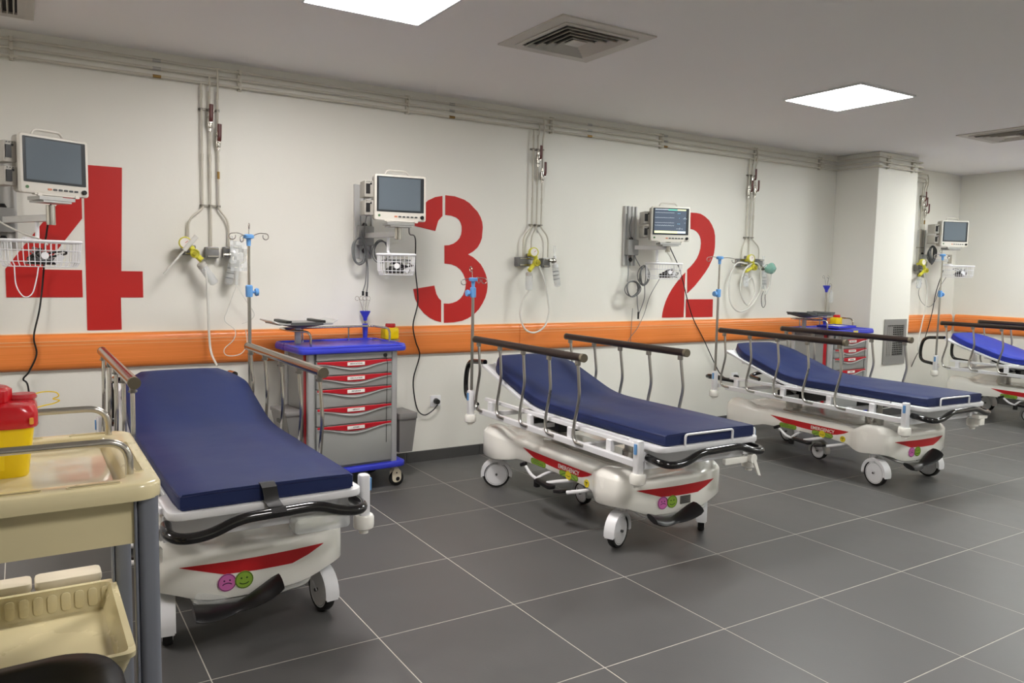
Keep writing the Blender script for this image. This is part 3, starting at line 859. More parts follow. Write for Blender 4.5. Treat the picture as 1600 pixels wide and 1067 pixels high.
# ------------------------------------------------------------------ infusion poles standing in the stretcher sockets
def iv_pole(bed, u, hub, clamp, top, label, arms, knob=1):
    b = beds[bed]
    c, s = math.cos(b.rotation_euler.z), math.sin(b.rotation_euler.z)
    lx, ly = u, .829
    X = b.location.x + lx * c - ly * s; Y = b.location.y + lx * s + ly * c
    t = thing('iv_pole', label, 'iv pole', (X, Y, .60), 0, 'infusion poles on the stretchers')
    z0 = -.14
    M().cyl((0, 0, z0), (0, 0, clamp - .60), .0100, 14).build('lower_tube', DSTEEL, t)
    M().cyl((0, 0, clamp - .62), (0, 0, hub - .60), .0078, 12).build('upper_tube', STEEL, t)
    k = M().lathe([(0, -.032), (.018, -.032), (.020, -.02), (.020, .028), (.014, .034), (0, .034)], (0, 0, clamp - .60), (0, 0, 1), 16)
    k.build('clamp', LIGHTBLUE, t)
    kn = M().cyl((knob * .018, 0, clamp - .605), (knob * .034, 0, clamp - .605), .008, 10).lathe([(0, 0), (.020, 0), (.023, .008), (.020, .018), (0, .02)], (knob * .032, 0, clamp - .605), (knob, 0, 0), 12)
    kn.build('clamp_knob', LIGHTBLUE, t)
    M().lathe([(0, -.05), (.011, -.05), (.013, -.012), (.028, -.008), (.030, .008), (.022, .014), (0, .014)], (0, 0, hub - .60), (0, 0, 1), 16).build('hub', LIGHTBLUE, t)
    for a, rise, ln in arms:
        ca, sa = math.cos(a), math.sin(a)
        pts = [(0.01 * ca, 0.01 * sa, 0), (ln * .6 * ca, ln * .6 * sa, rise * .7 + .006), (ln * ca, ln * sa, rise)]
        p = smooth(pts, 5)
        e = Vector((ln * ca, ln * sa, rise))
        curl = [e + Vector((ca * .017 * math.sin(q), sa * .017 * math.sin(q), -.017 + .017 * math.cos(q))) for q in [j * 5.2 / 12 for j in range(1, 13)]]
        M().tube([v + Vector((0, 0, hub - .60)) for v in p + curl], .0027, 7).build('hook', STEEL, t)
    return t
DRIP = ((-2.8, .015, .10), (.1, .02, .09), (1.3, .085, .03), (-1.9, -.005, .07))
iv_pole(4, .374, 1.546, 1.247, 1.63, 'steel drip stand with pale blue hub at the head of the nearest stretcher', ((PI - .2, .018, .085), (.2, .022, .10), (1.2, .075, .02), (-2.3, .002, .075)))
iv_pole(3, -.368, 1.327, 1.245, 1.42, 'short steel drip stand with pale blue hub in front of the red number 3', ((PI - .2, .0, .065), (-.2, .01, .075), (1.6, .085, .03), (.5, .012, .07)), -1)
iv_pole(2, -.374, 1.528, 1.243, 1.6, 'steel drip stand in front of the red number 2 at the middle-right stretcher', ((PI - .3, .004, .10), (-.45, -.004, .12), (.8, .0, .05)), -1)
iv_pole(1, -.374, 1.64, 1.243, 1.6, 'steel drip stand with pale blue hub at the far right stretcher beside the column', ((PI - .3, .004, .09), (-.1, .004, .09), (1.2, .06, .03)), 1)

# ------------------------------------------------------------------ gas pipework
t = thing('gas_pipe_run', 'three parallel cream painted gas pipes running along the top of the wall', 'pipes', (0, 0, 2.5), group=None)
for z, yo in ((2.556, -.030), (2.511, -.030), (2.467, -.030)):
    path = fillet([(-5.4, yo, z), (CX0 - .032, yo, z), (CX0 - .032, CY - .032, z), (CX1 + .032, CY - .032, z), (CX1 + .032, -.05, z), (CX1 + .06, yo, z), (6.32, yo, z)], .03, 4)
    M().tube(path, .0082, 10).build('pipe', PIPE, t, world=True)
for x in (-4.6, -3.5, -2.307, -1.134, -.016, 1.19, 2.324, 3.5, 4.44):
    b = M().bb((x - .011, -.020, 2.449), (x + .011, 0, 2.574))
    for z in (2.556, 2.511, 2.467): b.rrect((x, -.028, z), (.016, .028, .026), .006, 'y', 2)
    b.build('pipe_bracket', PIPE, t, world=True)
for x in (4.86, 5.28):
    b = M().bb((x - .011, CY - .020, 2.449), (x + .011, CY, 2.574))
    for z in (2.556, 2.511, 2.467): b.rrect((x, CY - .028, z), (.016, .028, .026), .006, 'y', 2)
    b.build('pipe_bracket', PIPE, t, world=True)
for x in (-1.60, .32, 1.55, 2.36):
    for z in (2.556, 2.511, 2.467):
        M().cyl((x - .022, -.030, z), (x + .022, -.030, z), .0096, 10).build('coupling', DSTEEL if z > 2.5 else BRASS, t, world=True)

def gas_drop(bx, label, dx=(-.046, 0, .046), ends=(-.13, 0, .102), zb=1.745, valves=((1, 2.24), (2, 2.13)), boxes=None):
    t = thing('gas_drop_pipes', label, 'pipes', (bx, -.03, 2.0), group='gas drop pipes on the wall')
    tops = (2.467, 2.511, 2.556)
    for i in range(3):
        x = bx + dx[i]; e = bx + ends[i]
        fwd = -.046
        pts = [(x, -.030, tops[i]), (x, fwd if i else -.030, tops[i] - .03), (x, fwd if i else -.030, 2.44), (x, -.030, 2.40), (x, -.030, zb)]
        if abs(e - x) > .02:
            pts += [(x, -.030, zb - .02), (e, -.030, zb - .085), (e, -.030, 1.50)]
        else:
            pts += [(x, -.030, 1.50)]
        M().tube(fillet([Vector(p) for p in pts], .05 , 6), .0060, 9).build('pipe', PIPE, t, world=True)
        for z in (2.40, 2.03, 1.93):
            if random.random() < .55: M().cyl((x, -.030, z - .022), (x, -.030, z + .022), .0082, 9).build('coupling', BRASS if i == 2 and random.random() < .3 else PIPE, t, world=True)
    for z in (2.315, zb):
        b = M().bb((bx + dx[0] - .014, -.014, z - .006), (bx + dx[2] + .014, -.004, z + .006))
        for i in range(3): b.rrect((bx + dx[i], -.030, z), (.020, .022, .010), .007, 'z', 3)
        b.bb((bx + dx[1] - .008, -.02, z - .008), (bx + dx[1] + .008, 0, z + .008))
        b.build('pipe_clamp', MATS['bracket grey'], t, world=True)
    for i, z in valves:
        x = bx + dx[i]
        v = M().lathe([(0, -.055), (.011, -.055), (.011, -.035), (.016, -.030), (.018, 0), (.016, .03), (.011, .035), (.011, .055), (0, .055)], (x, -.030, z), (0, 0, 1), 12)
        v.cyl((x, -.030, z), (x, -.066, z), .008, 10)
        vo = v.build('ball_valve', STEEL, t, world=True)
        h = M().tube(fillet([(x, -.066, z), (x, -.074, z + .02), (x + .003, -.070, z + .10)], .01, 3), .0065, 6, flat=1.8)
        o2 = h.build('lever_handle', WINE, t, world=True)
    for j, (x0, z0, w, hh) in enumerate(boxes or ((ends[0], 1.475, .07, .062), (ends[1], 1.464, .076, .066), (ends[2], 1.47, .07, .062))):
        b = M().rrect((bx + x0, -.028, z0), (w, .056, hh), .006, 'y', 3, round2=.003)
        bo = b.build('gas_outlet', OUTLETGREY, t, world=True)
        for q0, q1 in ((.28, .42), (-.42, -.28)):
            M().bb((bx + x0 - w * .36, -.061, z0 + hh * q0), (bx + x0 + w * .48, -.055, z0 + hh * q1)).build('outlet_trim', STEEL, t, world=True)
    return t
gas_drop(-1.313, 'cream gas drop pipes with three grey outlets left of the nearest drip stand')
gas_drop(1.063, 'cream gas drop pipes with two grey outlets, right of the red number 3', dx=(-.042, 0, .042), ends=(-.118, -.045, .112), valves=((1, 2.24), (2, 2.12)),
         boxes=((-.118, 1.462, .12, .07), (-.045, 1.50, .06, .05), (.082, 1.458, .07, .07)))
gas_drop(3.455, 'cream gas drop pipes above the far crash cart, right of the red number 2', dx=(-.042, 0, .042), ends=(-.095, 0, .14), valves=((0, 2.16), (1, 2.27), (2, 2.17)),
         boxes=((-.10, 1.512, .10, .07), (0, 1.55, .06, .05), (.14, 1.515, .09, .07)))
gas_drop(6.27, 'cream gas drop pipes on the wall just beyond the white column', dx=(-.03, 0, .04), ends=(-.02, 0, .04), valves=((1, 2.2), (2, 2.13), (0, 2.26)),
         boxes=((-.02, 1.52, .09, .07), (.05, 1.44, .07, .06)))

def gauge(m_list, t, x, y, z, r, nx=0.15):
    ax = Vector((-nx, -1, .05)).normalized()
    b = M().lathe([(0, -.03), (r * .7, -.03), (r, -.022), (r * 1.04, 0), (r, .012), (r * .86, .014), (r * .84, .006), (0, .006)], (x, y, z), ax, 22).build('gauge', GAUGEYEL, t, world=True)
    return b, ax

def suction(label, g1, g2, cap, bot, tube, wand=None, tilt=0.0):
    """wall suction regulator: gauge, knob, clear jar and tubing; world coordinates"""
    t = thing('suction_regulator', label, 'medical regulator', (g1[0], -.05, g1[2]), group='yellow suction regulators')
    b, ax = gauge(None, t, *g1, .036)
    c = Vector(g1) + ax * .008
    f = M().lathe([(0, 0), (.029, 0), (.029, .002), (0, .002)], c, ax, 18).build('dial', LABEL, t, world=True)
    n = M().tube([c + ax * .003, c + ax * .003 + Vector((.016, 0, .012))], .0015, 5).build('needle', RED, t, world=True)
    gauge(None, t, *g2, .026)
    c2 = Vector(g2) + ax * .012
    M().cyl(c2, c2 + ax * .012, .012, 12).build('knob', mat('ochre plastic', (170, 160, 40), .4), t, world=True)
    body = M()
    body.tube([(g1[0], g1[1] + .02, g1[2]), ((g1[0] + g2[0]) / 2 + .012, g1[1] + .01, (g1[2] + g2[2]) / 2), (g2[0], g2[1] + .02, g2[2]), (cap[0], cap[1], cap[2] + .03)], .017, 10)
    body.tube([(g1[0], g1[1] + .02, g1[2] - .01), (g1[0] + .0, -.052, g1[2] - .02)], .014, 10)
    body.build('valve_body', GAUGEYEL, t, world=True)
    A, B = Vector(cap), Vector(bot)
    d = (B - A).normalized()
    L = (B - A).length
    j = M().lathe([(.024, 0), (.027, .01), (.028, L * .5), (.027, L - .01), (.018, L), (0, L), (0, L - .004), (.022, L - .006), (.0245, L * .5), (.024, .004)], A, d, 18).build('jar', CLEAR, t, world=True)
    M().lathe([(0, -.018), (.02, -.018), (.027, -.012), (.028, .010), (0, .010)], A, d, 18).build('jar_cap', mat('cap grey', (188, 186, 178), .4), t, world=True)
    if tube:
        M().tube(smooth(tube, 8), .0070, 8).build('suction_tube', TUBING, t, world=True)
    if wand:
        M().tube(wand, .006, 8).build('suction_wand', TUBING, t, world=True)
        m = M().tube([wand[-1], Vector(wand[-1]) + (Vector(wand[0]) - Vector(wand[-1])).normalized() * .11], .014, 10).build('wand_handle', TUBING, t, world=True)
    return t
suction('yellow suction gauge with slanting clear jar left of the nearest drip stand', (-1.477, -.12, 1.514), (-1.425, -.12, 1.454), (-1.385, -.115, 1.385), (-1.31, -.10, 1.275),
        [(-1.375, -.13, 1.37), (-1.362, -.13, 1.30), (-1.352, -.10, 1.12), (-1.345, -.09, .95), (-1.341, -.12, .86), (-1.345, -.3, .80)], [(-1.60, -.14, 1.33), (-1.42, -.15, 1.555)])
suction('yellow suction gauge with upright clear jar and long looped tube, right of number three', (.983, -.12, 1.534), (1.012, -.12, 1.455), (.95, -.115, 1.365), (.950, -.115, 1.245),
        [(1.03, -.13, 1.43), (1.083, -.13, 1.313), (1.14, -.10, 1.16), (1.154, -.09, 1.06), (1.115, -.09, .965), (1.023, -.09, .922), (.935, -.09, .955), (.892, -.09, 1.06), (.912, -.09, 1.16), (.955, -.11, 1.245)])
suction('yellow suction gauge with coiled clear tubing above the far crash cart', (3.385, -.12, 1.55), (3.438, -.12, 1.467), (3.33, -.115, 1.40), (3.335, -.115, 1.285),
        [(3.32, -.13, 1.5), (3.22, -.10, 1.50), (3.15, -.09, 1.37), (3.17, -.09, 1.15), (3.30, -.09, 1.06), (3.46, -.09, 1.12), (3.57, -.09, 1.27), (3.54, -.10, 1.46), (3.44, -.11, 1.51), (3.30, -.12, 1.43), (3.26, -.12, 1.25), (3.38, -.11, 1.12), (3.48, -.1, 1.24), (3.42, -.11, 1.37), (3.35, -.11, 1.33)])
suction('yellow suction gauge with clear tubing just beyond the white column', (6.18, -.12, 1.58), (6.25, -.12, 1.49), (6.14, -.11, 1.40), (6.14, -.11, 1.29),
        [(6.2, -.13, 1.45), (6.32, -.1, 1.30), (6.35, -.09, 1.12), (6.28, -.08, .80), (6.22, -.10, .62), (6.3, -.1, .5)])

def flowmeter(label, x, z, zb, lean=.0, mask=False):
    t = thing('oxygen_flowmeter', label, 'medical regulator', (x, -.06, z), group='oxygen flowmeters with clear humidifier bottles')
    M().cyl((x - .05, -.085, z), (x + .012, -.085, z), .013, 12).lathe([(0, 0), (.02, 0), (.022, .012), (.016, .03), (0, .03)], (x - .02, -.085, z), (1, 0, 0), 14).build('coupling', STEEL, t, world=True)
    M().cyl((x + .003, -.085, z - .03), (x + .003, -.085, z + .035), .012, 12).build('valve_body', WHITE, t, world=True)
    M().cyl((x, -.085, z + .03), (x - .004, -.085, z + .115), .010, 12).build('flow_tube', CLEAR, t, world=True)
    A = Vector((x + .006, -.085, z - .03)); B = Vector((x + .006 + lean, -.085, zb)); d = (B - A).normalized(); L = (B - A).length
    M().lathe([(0, -.004), (.022, -.004), (.025, .004), (.025, .022), (0, .022)], A, d, 16).build('bottle_cap', mat('pale cap', (210, 212, 212), .4), t, world=True)
    M().lathe([(.021, .02), (.026, .03), (.027, L * .5), (.026, L - .012), (.018, L), (0, L), (0, L - .004), (.020, L - .012), (.022, L * .5), (.022, .03)], A, d, 18).build('bottle', CLEAR, t, world=True)
    for k in range(3):
        M().lathe([(.0272, 0), (.0278, .001), (.0272, .002)], A + d * (.05 + k * .03), d, 18).build('graduation', DARKGREY, t, world=True)
    return t
flowmeter('clear humidifier bottle on the outlet beside the nearest drip stand', -1.205, 1.45, 1.27, -.03)
flowmeter('clear humidifier bottle on a silver flowmeter, right of the looped suction tube', 1.20, 1.475, 1.275, .03)
flowmeter('clear humidifier bottle above the far crash cart, beside the green oxygen mask', 3.60, 1.46, 1.27, .02)

# wrapped infusion set hanging near the nearest drip stand
t = thing('wrapped_mask_bag', 'clear plastic bag with tubing hung on the wall left of the nearest drip stand', 'bag', (-1.175, -.11, 1.45))
b = M(); rng = random.Random(3)
rows = []
for i in range(9):
    row = []
    for k in range(7):
        row.append((-1.222 + .096 * k / 6 + rng.uniform(-.002, .002), -.125 + rng.uniform(-.012, .012), 1.535 - .18 * i / 8))
    rows.append(row)
back = [[(x, y + .02, z) for x, y, z in r] for r in rows]
for g_ in (rows, back):
    b.loft(g_, False, (False, False))
b.build('bag_film', FILM, t, world=True, ang=20)
M().tube(smooth([(-1.20, -.12, 1.50), (-1.15, -.115, 1.49), (-1.14, -.12, 1.42), (-1.19, -.12, 1.40), (-1.16, -.115, 1.46), (-1.205, -.12, 1.44), (-1.20, -.12, 1.38), (-1.14, -.12, 1.38)], 6), .004, 6).build('coiled_line', TUBING, t, world=True)
M().cyl((-1.185, -.12, 1.355), (-1.19, -.12, 1.27), .011, 12).build('drip_chamber', CLEAR, t, world=True)
M().tube(smooth([(-1.19, -.12, 1.27), (-1.235, -.08, 1.12), (-1.25, -.07, 1.05), (-1.19, -.07, .99), (-1.20, -.07, .93), (-1.255, -.07, .875), (-1.24, -.07, .835), (-1.16, -.07, .84), (-1.12, -.07, .90), (-1.125, -.07, .99)], 7), .0026, 6).build('line', TUBING, t, world=True)
M().tube(smooth([(-1.185, -.12, 1.26), (-1.12, -.1, 1.16), (-1.075, -.08, 1.09), (-1.10, -.08, 1.05), (-1.15, -.08, 1.03)], 7), .0024, 6).build('line', TUBING, t, world=True)
# green oxygen mask in bay two
t = thing('oxygen_mask', 'green tinted oxygen mask hanging on the wall above the far crash cart', 'oxygen mask', (3.62, -.13, 1.47))
M().lathe([(.055, 0), (.052, .02), (.040, .05), (.018, .062), (.017, .058), (.038, .046), (.049, .018), (.052, 0)], (3.63, -.13, 1.47), (0, -.8, -.5), 20).build('mask_shell', GREENMASK, t, world=True)
M().tube(smooth([(3.63 + .058 * math.cos(a), -.13 + .02 * math.sin(a), 1.472 + .026 * math.sin(a)) for a in [k * PI / 6 for k in range(12)]], 2, True), .004, 6, True).build('mask_rim', GREENMASK, t, world=True)
M().tube(smooth([(3.64, -.15, 1.42), (3.645, -.13, 1.30), (3.61, -.12, 1.22), (3.59, -.12, 1.30)], 6), .005, 7).build('mask_tube', TUBING, t, world=True)
M().tube(smooth([(3.60, -.10, 1.25), (3.576, -.10, 1.19), (3.585, -.10, 1.12), (3.61, -.10, 1.095), (3.635, -.10, 1.13), (3.625, -.10, 1.19), (3.63, -.10, 1.25)], 6), .0028, 6).build('strap', BLACK, t, world=True)

# ------------------------------------------------------------------ bedside monitors on wall arms
def monitor(label, pos, phi, rail, basket, lit=False, armz=1.605, rail_z=(1.455, 1.945), racks=True):
    t = thing('patient_monitor', label, 'monitor', (rail, 0, 1.6), group='bedside monitors on wall arms')
    mx, my, mz = pos; a = math.radians(phi)
    R3 = Matrix.Rotation(a, 3, 'Z'); X = R3 @ Vector((1, 0, 0)); Y = R3 @ Vector((0, 1, 0)); C = Vector(pos)
    def P(x, y, z): return C + X * x + Y * y + Vector((0, 0, z))
    # wall channel
    r = M()
    z0, z1 = rail_z; zc = (z0 + z1) / 2
    r.bb((rail - .065, -.008, z0), (rail + .065, 0, z1))
    for q in (-.060, -.022, .022, .060): r.bb((rail + q - .005, -.026, z0), (rail + q + .005, -.006, z1))
    r.build('wall_channel', mat('anodised channel', (206, 206, 204), .35, metal=.25), t, world=True)
    # arm
    ar = M()
    ex = Vector((mx, my, armz)) + Y * .03
    base = Vector((rail, -.03, armz))
    mid = base.lerp(ex, .5) + Vector((0.0, 0, 0))
    for p, q in ((base, ex),):
        d = (q - p).normalized(); n = Vector((-d.y, d.x, 0))
        ar.loft([[p + n * .018 + Vector((0, 0, .017)), p - n * .018 + Vector((0, 0, .017)), p - n * .018 - Vector((0, 0, .017)), p + n * .018 - Vector((0, 0, .017))],
                 [q + n * .018 + Vector((0, 0, .017)), q - n * .018 + Vector((0, 0, .017)), q - n * .018 - Vector((0, 0, .017)), q + n * .018 - Vector((0, 0, .017))]])
    ar.build('arm', MATS['anodised channel'], t, world=True, bevel=.003)
    M().rrect((rail, -.045, armz), (.11, .05, .13), .01, 'y', 3, round2=.004).build('arm_carriage', MIDGREY, t, world=True)
    for zz in (armz + .07, armz - .10):
        M().lathe([(0, 0), (.016, 0), (.02, .008), (.012, .018), (0, .018)], (rail + .0, -.028, zz), (0, -1, 0), 6).build('star_knob', BLACK, t, world=True)
    M().cyl(ex - Vector((0, 0, .035)), ex + Vector((0, 0, .062)), .021, 18).build('swivel_post', STEEL, t, world=True)
    M().box(P(0, .03, -.190), (.15, .14, .010), R3).box(P(0, .02, -.174), (.19, .12, .018), R3).build('mount_plate', MATS['fork steel'], t, world=True)
    # casing
    M().rrect(P(0, .035, 0), (.350, .075, .298), .02, 'y', 5, R3, .012).build('rear_casing', MONIDARK, t, world=True)
    M().rrect(P(.0, .095, 0), (.27, .07, .23), .02, 'y', 4, R3, .01).build('rear_housing', MONIDARK, t, world=True)
    fc = M().rrect(P(0, -.012, 0), (.362, .034, .308), .016, 'y', 5, R3, .008).build('front_casing', MONI, t, world=True)
    M().rrect(P(-.002, -.0295, .022), (.330, .004, .235), .004, 'y', 3, R3).build('bezel', BEZEL, t, world=True)
    sc = M().box(P(-.008, -.0322, .024), (.292, .002, .214), R3).build('screen', SCREENON if lit else SCREEN, t, world=True)
    if lit:
        def trace(nm, m_, q):
            o = q.build(nm, m_, t, world=True); return o
        def bar(x0, x1, za, zb_): return M().box(P((x0 + x1) / 2, -.0336, (za + zb_) / 2), (x1 - x0, .0008, zb_ - za), R3)
        trace('status_bar', TRACE, bar(-.150, -.03, .124, .129)); trace('status_bar', TRACEG, bar(-.03, .055, .119, .129)); trace('status_bar', TRACEY, bar(.055, .134, .119, .129))
        trace('menu_bar', TRACEY, bar(-.152, .060, -.081, -.062)); trace('menu_bar', TRACE, bar(.060, .136, -.081, -.062))
        for z, wv in ((.098, .001), (.054, .001), (.010, .001), (-.014, .004)):
            w = M(); pts = []
            for k in range(60):
                xx = -.150 + k * .0030
                zz = z + (wv * math.sin(k * 1.1) if wv > .002 else (.004 if k % 19 == 9 else -.001 if k % 19 == 10 else 0))
                pts.append(P(xx, -.0338, zz))
            w.tube(pts, .0009, 4); trace('waveform', TRACE, w)
        def seg(x, z, s, sh, m_):
            q = M()
            for ch in sh:
                add_text(q, ch, P(x, -.0338, z), X, (0, 0, 1), s, 1.0); x += s * .8
            trace('reading', m_, q)
        seg(.062, .096, .018, '--', TRACEC); seg(.074, .053, .012, '-', TRACEC); seg(.062, .004, .018, '--', TRACEC)
        seg(.054, -.040, .016, '--/--', TRACE); seg(.112, .050, .016, '-?-', TRACE); seg(.122, .012, .010, '--', TRACE)
    # keys and knob
    for k in range(6):
        M().rrect(P(-.035 + k * .0285, -.0305, -.126), (.020, .005, .010), .003, 'y', 2, R3).build('key', mat('orange key', (205, 130, 100), .4) if k == 0 else DARKGREY, t, world=True)
    M().lathe([(0, 0), (.0125, 0), (.0125, .012), (.010, .015), (0, .015)], P(.150, -.029, -.126), -Y, 16).build('dial_knob', BLACK, t, world=True)
    M().lathe([(0, 0), (.0085, 0), (.0085, .003), (0, .003)], P(-.150, -.029, -.122), -Y, 12).build('power_key', mat('green key', (70, 110, 70), .4), t, world=True)
    M().rrect(P(0, -.018, -.1545), (.23, .03, .008), .003, 'y', 2, R3).rrect(P(-.09, -.026, -.156), (.022, .022, .016), .003, 'y', 2, R3).rrect(P(.11, -.026, -.156), (.022, .022, .016), .003, 'y', 2, R3).build('latch_bar', MONI, t, world=True)
    # carry handle
    M().tube(fillet([P(-.10, .02, .145), P(-.085, .02, .186), P(.055, .02, .186), P(.075, .02, .145)], .02, 4), .0075, 8, flat=.8).build('carry_handle', MONI, t, world=True)
    # module rack behind the left edge
    if racks:
        for zz, hh in ((.055, .11), (-.07, .10)):
            mo = M().rrect(P(-.205, .085, zz), (.062, .13, hh), .006, 'y', 3, R3, .003).build('module_rack', MONIDARK, t, world=True)
            m2 = M()
            m2.box(P(-.214, .0175, zz), (.028, .006, hh * .6), R3)
            m2.box(P(-.194, .0175, zz + hh * .3), (.01, .006, .012), R3)
            m2.build('module_sockets', BLACK, t, world=True)
            for q in range(3):
                M().cyl(P(-.222 + q * .014, .018, zz + hh * .42), P(-.222 + q * .014, .014, zz + hh * .42), .003, 6).build('port', DARKGREY, t, world=True)
        M().box(P(-.1785, .05, .09), (.004, .03, .02), R3).build('socket_door', mat('teal mark', (70, 120, 110), .5), t, world=True)
    # the head is a little smaller than the nominal size
    S_ = .915
    off = C - Vector(t.location)
    for ch in t.children:
        if ch.name.split('.')[0] not in ('wall_channel', 'arm', 'arm_carriage', 'star_knob', 'swivel_post'):
            for v in ch.data.vertices: v.co = off + (v.co - off) * S_
    # accessory basket
    bx, by, bz, bphi, bw = basket
    RB = Matrix.Rotation(math.radians(bphi), 3, 'Z'); D = .17; H = .125
    def B(x, y, z): return Vector((bx, by, bz)) + RB @ Vector((x, y, 0)) + Vector((0, 0, z))
    pc = base.lerp(ex, .72)
    M().tube(fillet([Vector((pc.x, pc.y, armz - .015)), Vector((pc.x, pc.y, bz + .012)), B(-bw * .2, 0, .010)], .02, 3), .010, 10).build('basket_post', WHITE, t, world=True)
    ring = [(-bw / 2, -D / 2), (bw / 2, -D / 2), (bw / 2, D / 2), (-bw / 2, D / 2)]
    rp = []
    for i in range(4):
        a0, a1, a2 = Vector(ring[i - 1]), Vector(ring[i]), Vector(ring[(i + 1) % 4])
        for k in range(6):
            tt = k / 5; s_ = a1 + (a0 - a1).normalized() * .04; e_ = a1 + (a2 - a1).normalized() * .04
            rp.append(s_ * (1 - tt) ** 2 + a1 * 2 * tt * (1 - tt) + e_ * tt * tt)
    bo = M().tube([B(p.x, p.y, 0) for p in rp], .0075, 8, True).build('basket_rim', WHITE, t, world=True)
    w = M()
    k0 = .88
    for i in range(len(rp)):
        p, q = rp[i], rp[(i + 1) % len(rp)]
        n_ = max(1, int((q - p).length / .024))
        for j in range(n_):
            v = p.lerp(q, j / n_)
            w.tube([B(v.x, v.y, 0), B(v.x * .96, v.y * .96, -H * .8), B(v.x * k0, v.y * k0, -H)], .0019, 4)
    for zz, sc_ in ((-.045, .985), (-H * .8, .96), (-H, k0)):
        w.tube([B(p.x * sc_, p.y * sc_, zz) for p in rp], .0022, 4, True)
    for k in range(7):
        x = -bw * .42 + k * bw * .14
        w.tube([B(x, -D / 2 * k0, -H), B(x, D / 2 * k0, -H)], .0014, 4)
    wo = w.build('basket_wires', WHITE, t, world=True)
    wo['kind'] = 'stuff'
    M().rrect(B(bw * .02, -D / 2 - .004, -.07), (.034, .003, .034), .016, 'y', 6, RB).build('round_tag', WHITE, t, world=True)
    return t, B

def cuff(B, label, bw, s=1.0):
    a = B(.03 * s, 0.0, -.09)
    t = thing('cable_bundle', label, 'cables', a)
    rng = random.Random(int(a.x * 100))
    m = M()
    pts = [a + Vector((rng.uniform(-.09, .09), rng.uniform(-.05, .05), rng.uniform(-.02, .055))) for k in range(14)]
    m.tube(smooth(pts, 6), .006, 7)
    m.build('cable', BLACK, t, world=True)
    pts = [a + Vector((rng.uniform(-.10, .10), rng.uniform(-.05, .05), rng.uniform(-.02, .06))) for k in range(12)]
    M().tube(smooth(pts, 6), .004, 6).build('cable', CABLEGREY, t, world=True)
    M().rrect(a + Vector((-.02, 0, -.008)), (.12, .07, .035), .015, 'z', 3, Matrix.Rotation(.4, 3, 'Z'), .012).build('folded_cuff', BLACK, t, world=True)
    M().rrect(a + Vector((.05, -.02, .004)), (.03, .02, .05), .006, 'z', 3, Matrix.Rotation(.7, 3, 'Y')).build('sensor_clip', WHITE, t, world=True)
    return t
_, B4 = monitor('dark screened monitor in front of the red number 4, cut by the left edge', (-2.150, -.52, 1.855), 27, -2.372, (-2.215, -.47, 1.487, 8, .35))
cuff(B4, 'black and grey cables heaped in the wire basket by the red number 4', .35)
_, B3 = monitor('dark screened monitor on a wall arm, left of the red number 3', (-.285, -.50, 1.825), -7, -.333, (-.305, -.50, 1.475, -24, .235))
cuff(B3, 'black cables heaped in the wire basket, left of the red number 3', .24, .5)
_, B2 = monitor('lit monitor showing traces and readings, left of the red number 2', (2.20, -.29, 1.796), -24, 2.012, (2.18, -.26, 1.475, -12, .27), lit=True)
cuff(B2, 'black cables heaped in the wire basket under the lit monitor', .26)
_, B1 = monitor('dark screened monitor beyond the white column, right side of the room', (6.37, -.33, 1.895), -22, 6.30, (6.50, -.33, 1.545, -30, .30))
cuff(B1, 'dark cables heaped in the wire basket beyond the white column', .28)

def cable(name, label, cat, pts, r, m_, extra=None, n=7):
    o = M().tube(smooth(pts, n), r, 7).build(name, m_)
    tag(o, label, cat)
    return o
def plug(par, p):
    M().lathe([(0, 0), (.019, 0), (.021, .012), (.018, .034), (0, .036)], p, (0, -1, 0), 14).build('plug', BLACK, par)
def socket(x, z, label, two=False):
    t = thing('wall_socket', label, 'wall socket', (x, 0, z), group='white wall sockets')
    M().rrect((0, -.005, 0), (.080, .010, .080), .004, 'y', 3, round2=.002).build('face_plate', WHITE, t)
    M().lathe([(0, 0), (.019, 0), (.022, -.001), (.022, .001), (0, .001)], (0, -.0108, 0), (0, -1, 0), 18).build('round_recess', MIDGREY, t)
    return t
socket(.228, .437, 'white wall socket below the red number 3, with a black plug in it')
socket(3.363, .44, 'white wall socket behind the head of the stretcher under number 2')
c = cable('power_cord', 'black power cord hanging from the monitor in front of the red number 4', 'cord', [(-2.16, -.42, 1.68), (-2.19, -.2, 1.45), (-2.194, -.04, 1.331), (-2.217, -.035, 1.137), (-2.25, -.045, .98), (-2.24, -.045, .88), (-2.279, -.045, .784), (-2.306, -.03, .743), (-2.285, -.03, .70), (-2.28, -.03, .5), (-2.33, -.03, .3)], .0048, BLACK)
c = cable('power_cord', 'black power cord from the monitor down past the red number 3 to the socket', 'cord', [(-.22, -.5, 1.66), (-.10, -.25, 1.62), (.035, -.05, 1.60), (.042, -.04, 1.391), (.064, -.04, 1.167), (.026, -.045, 1.0), (.045, -.05, .88), (.078, -.045, .781), (.040, -.03, .62), (.045, -.03, .50), (.075, -.03, .385), (.128, -.035, .345), (.19, -.04, .375), (.226, -.045, .415)], .0046, BLACK)
plug(c, (.228, -.012, .435))
c = cable('power_cord', 'black power cord running from the lit monitor across the red number 2', 'cord', [(2.30, -.2, 1.66), (2.44, -.05, 1.62), (2.57, -.04, 1.438), (2.65, -.04, 1.244), (2.70, -.04, 1.12), (2.765, -.045, .985), (2.895, -.045, .812), (3.073, -.03, .571), (3.16, -.03, .47), (3.25, -.04, .43), (3.35, -.04, .44)], .0044, BLACK)
plug(c, (3.363, -.012, .44))
cable('sensor_cable', 'thin grey cable hanging under the lit monitor over the orange bumper', 'cable', [(2.20, -.2, 1.36), (2.20, -.08, 1.20), (2.17, -.05, 1.05), (2.10, -.05, .93), (2.03, -.05, .86), (1.99, -.05, .80)], .0026, CABLEGREY)
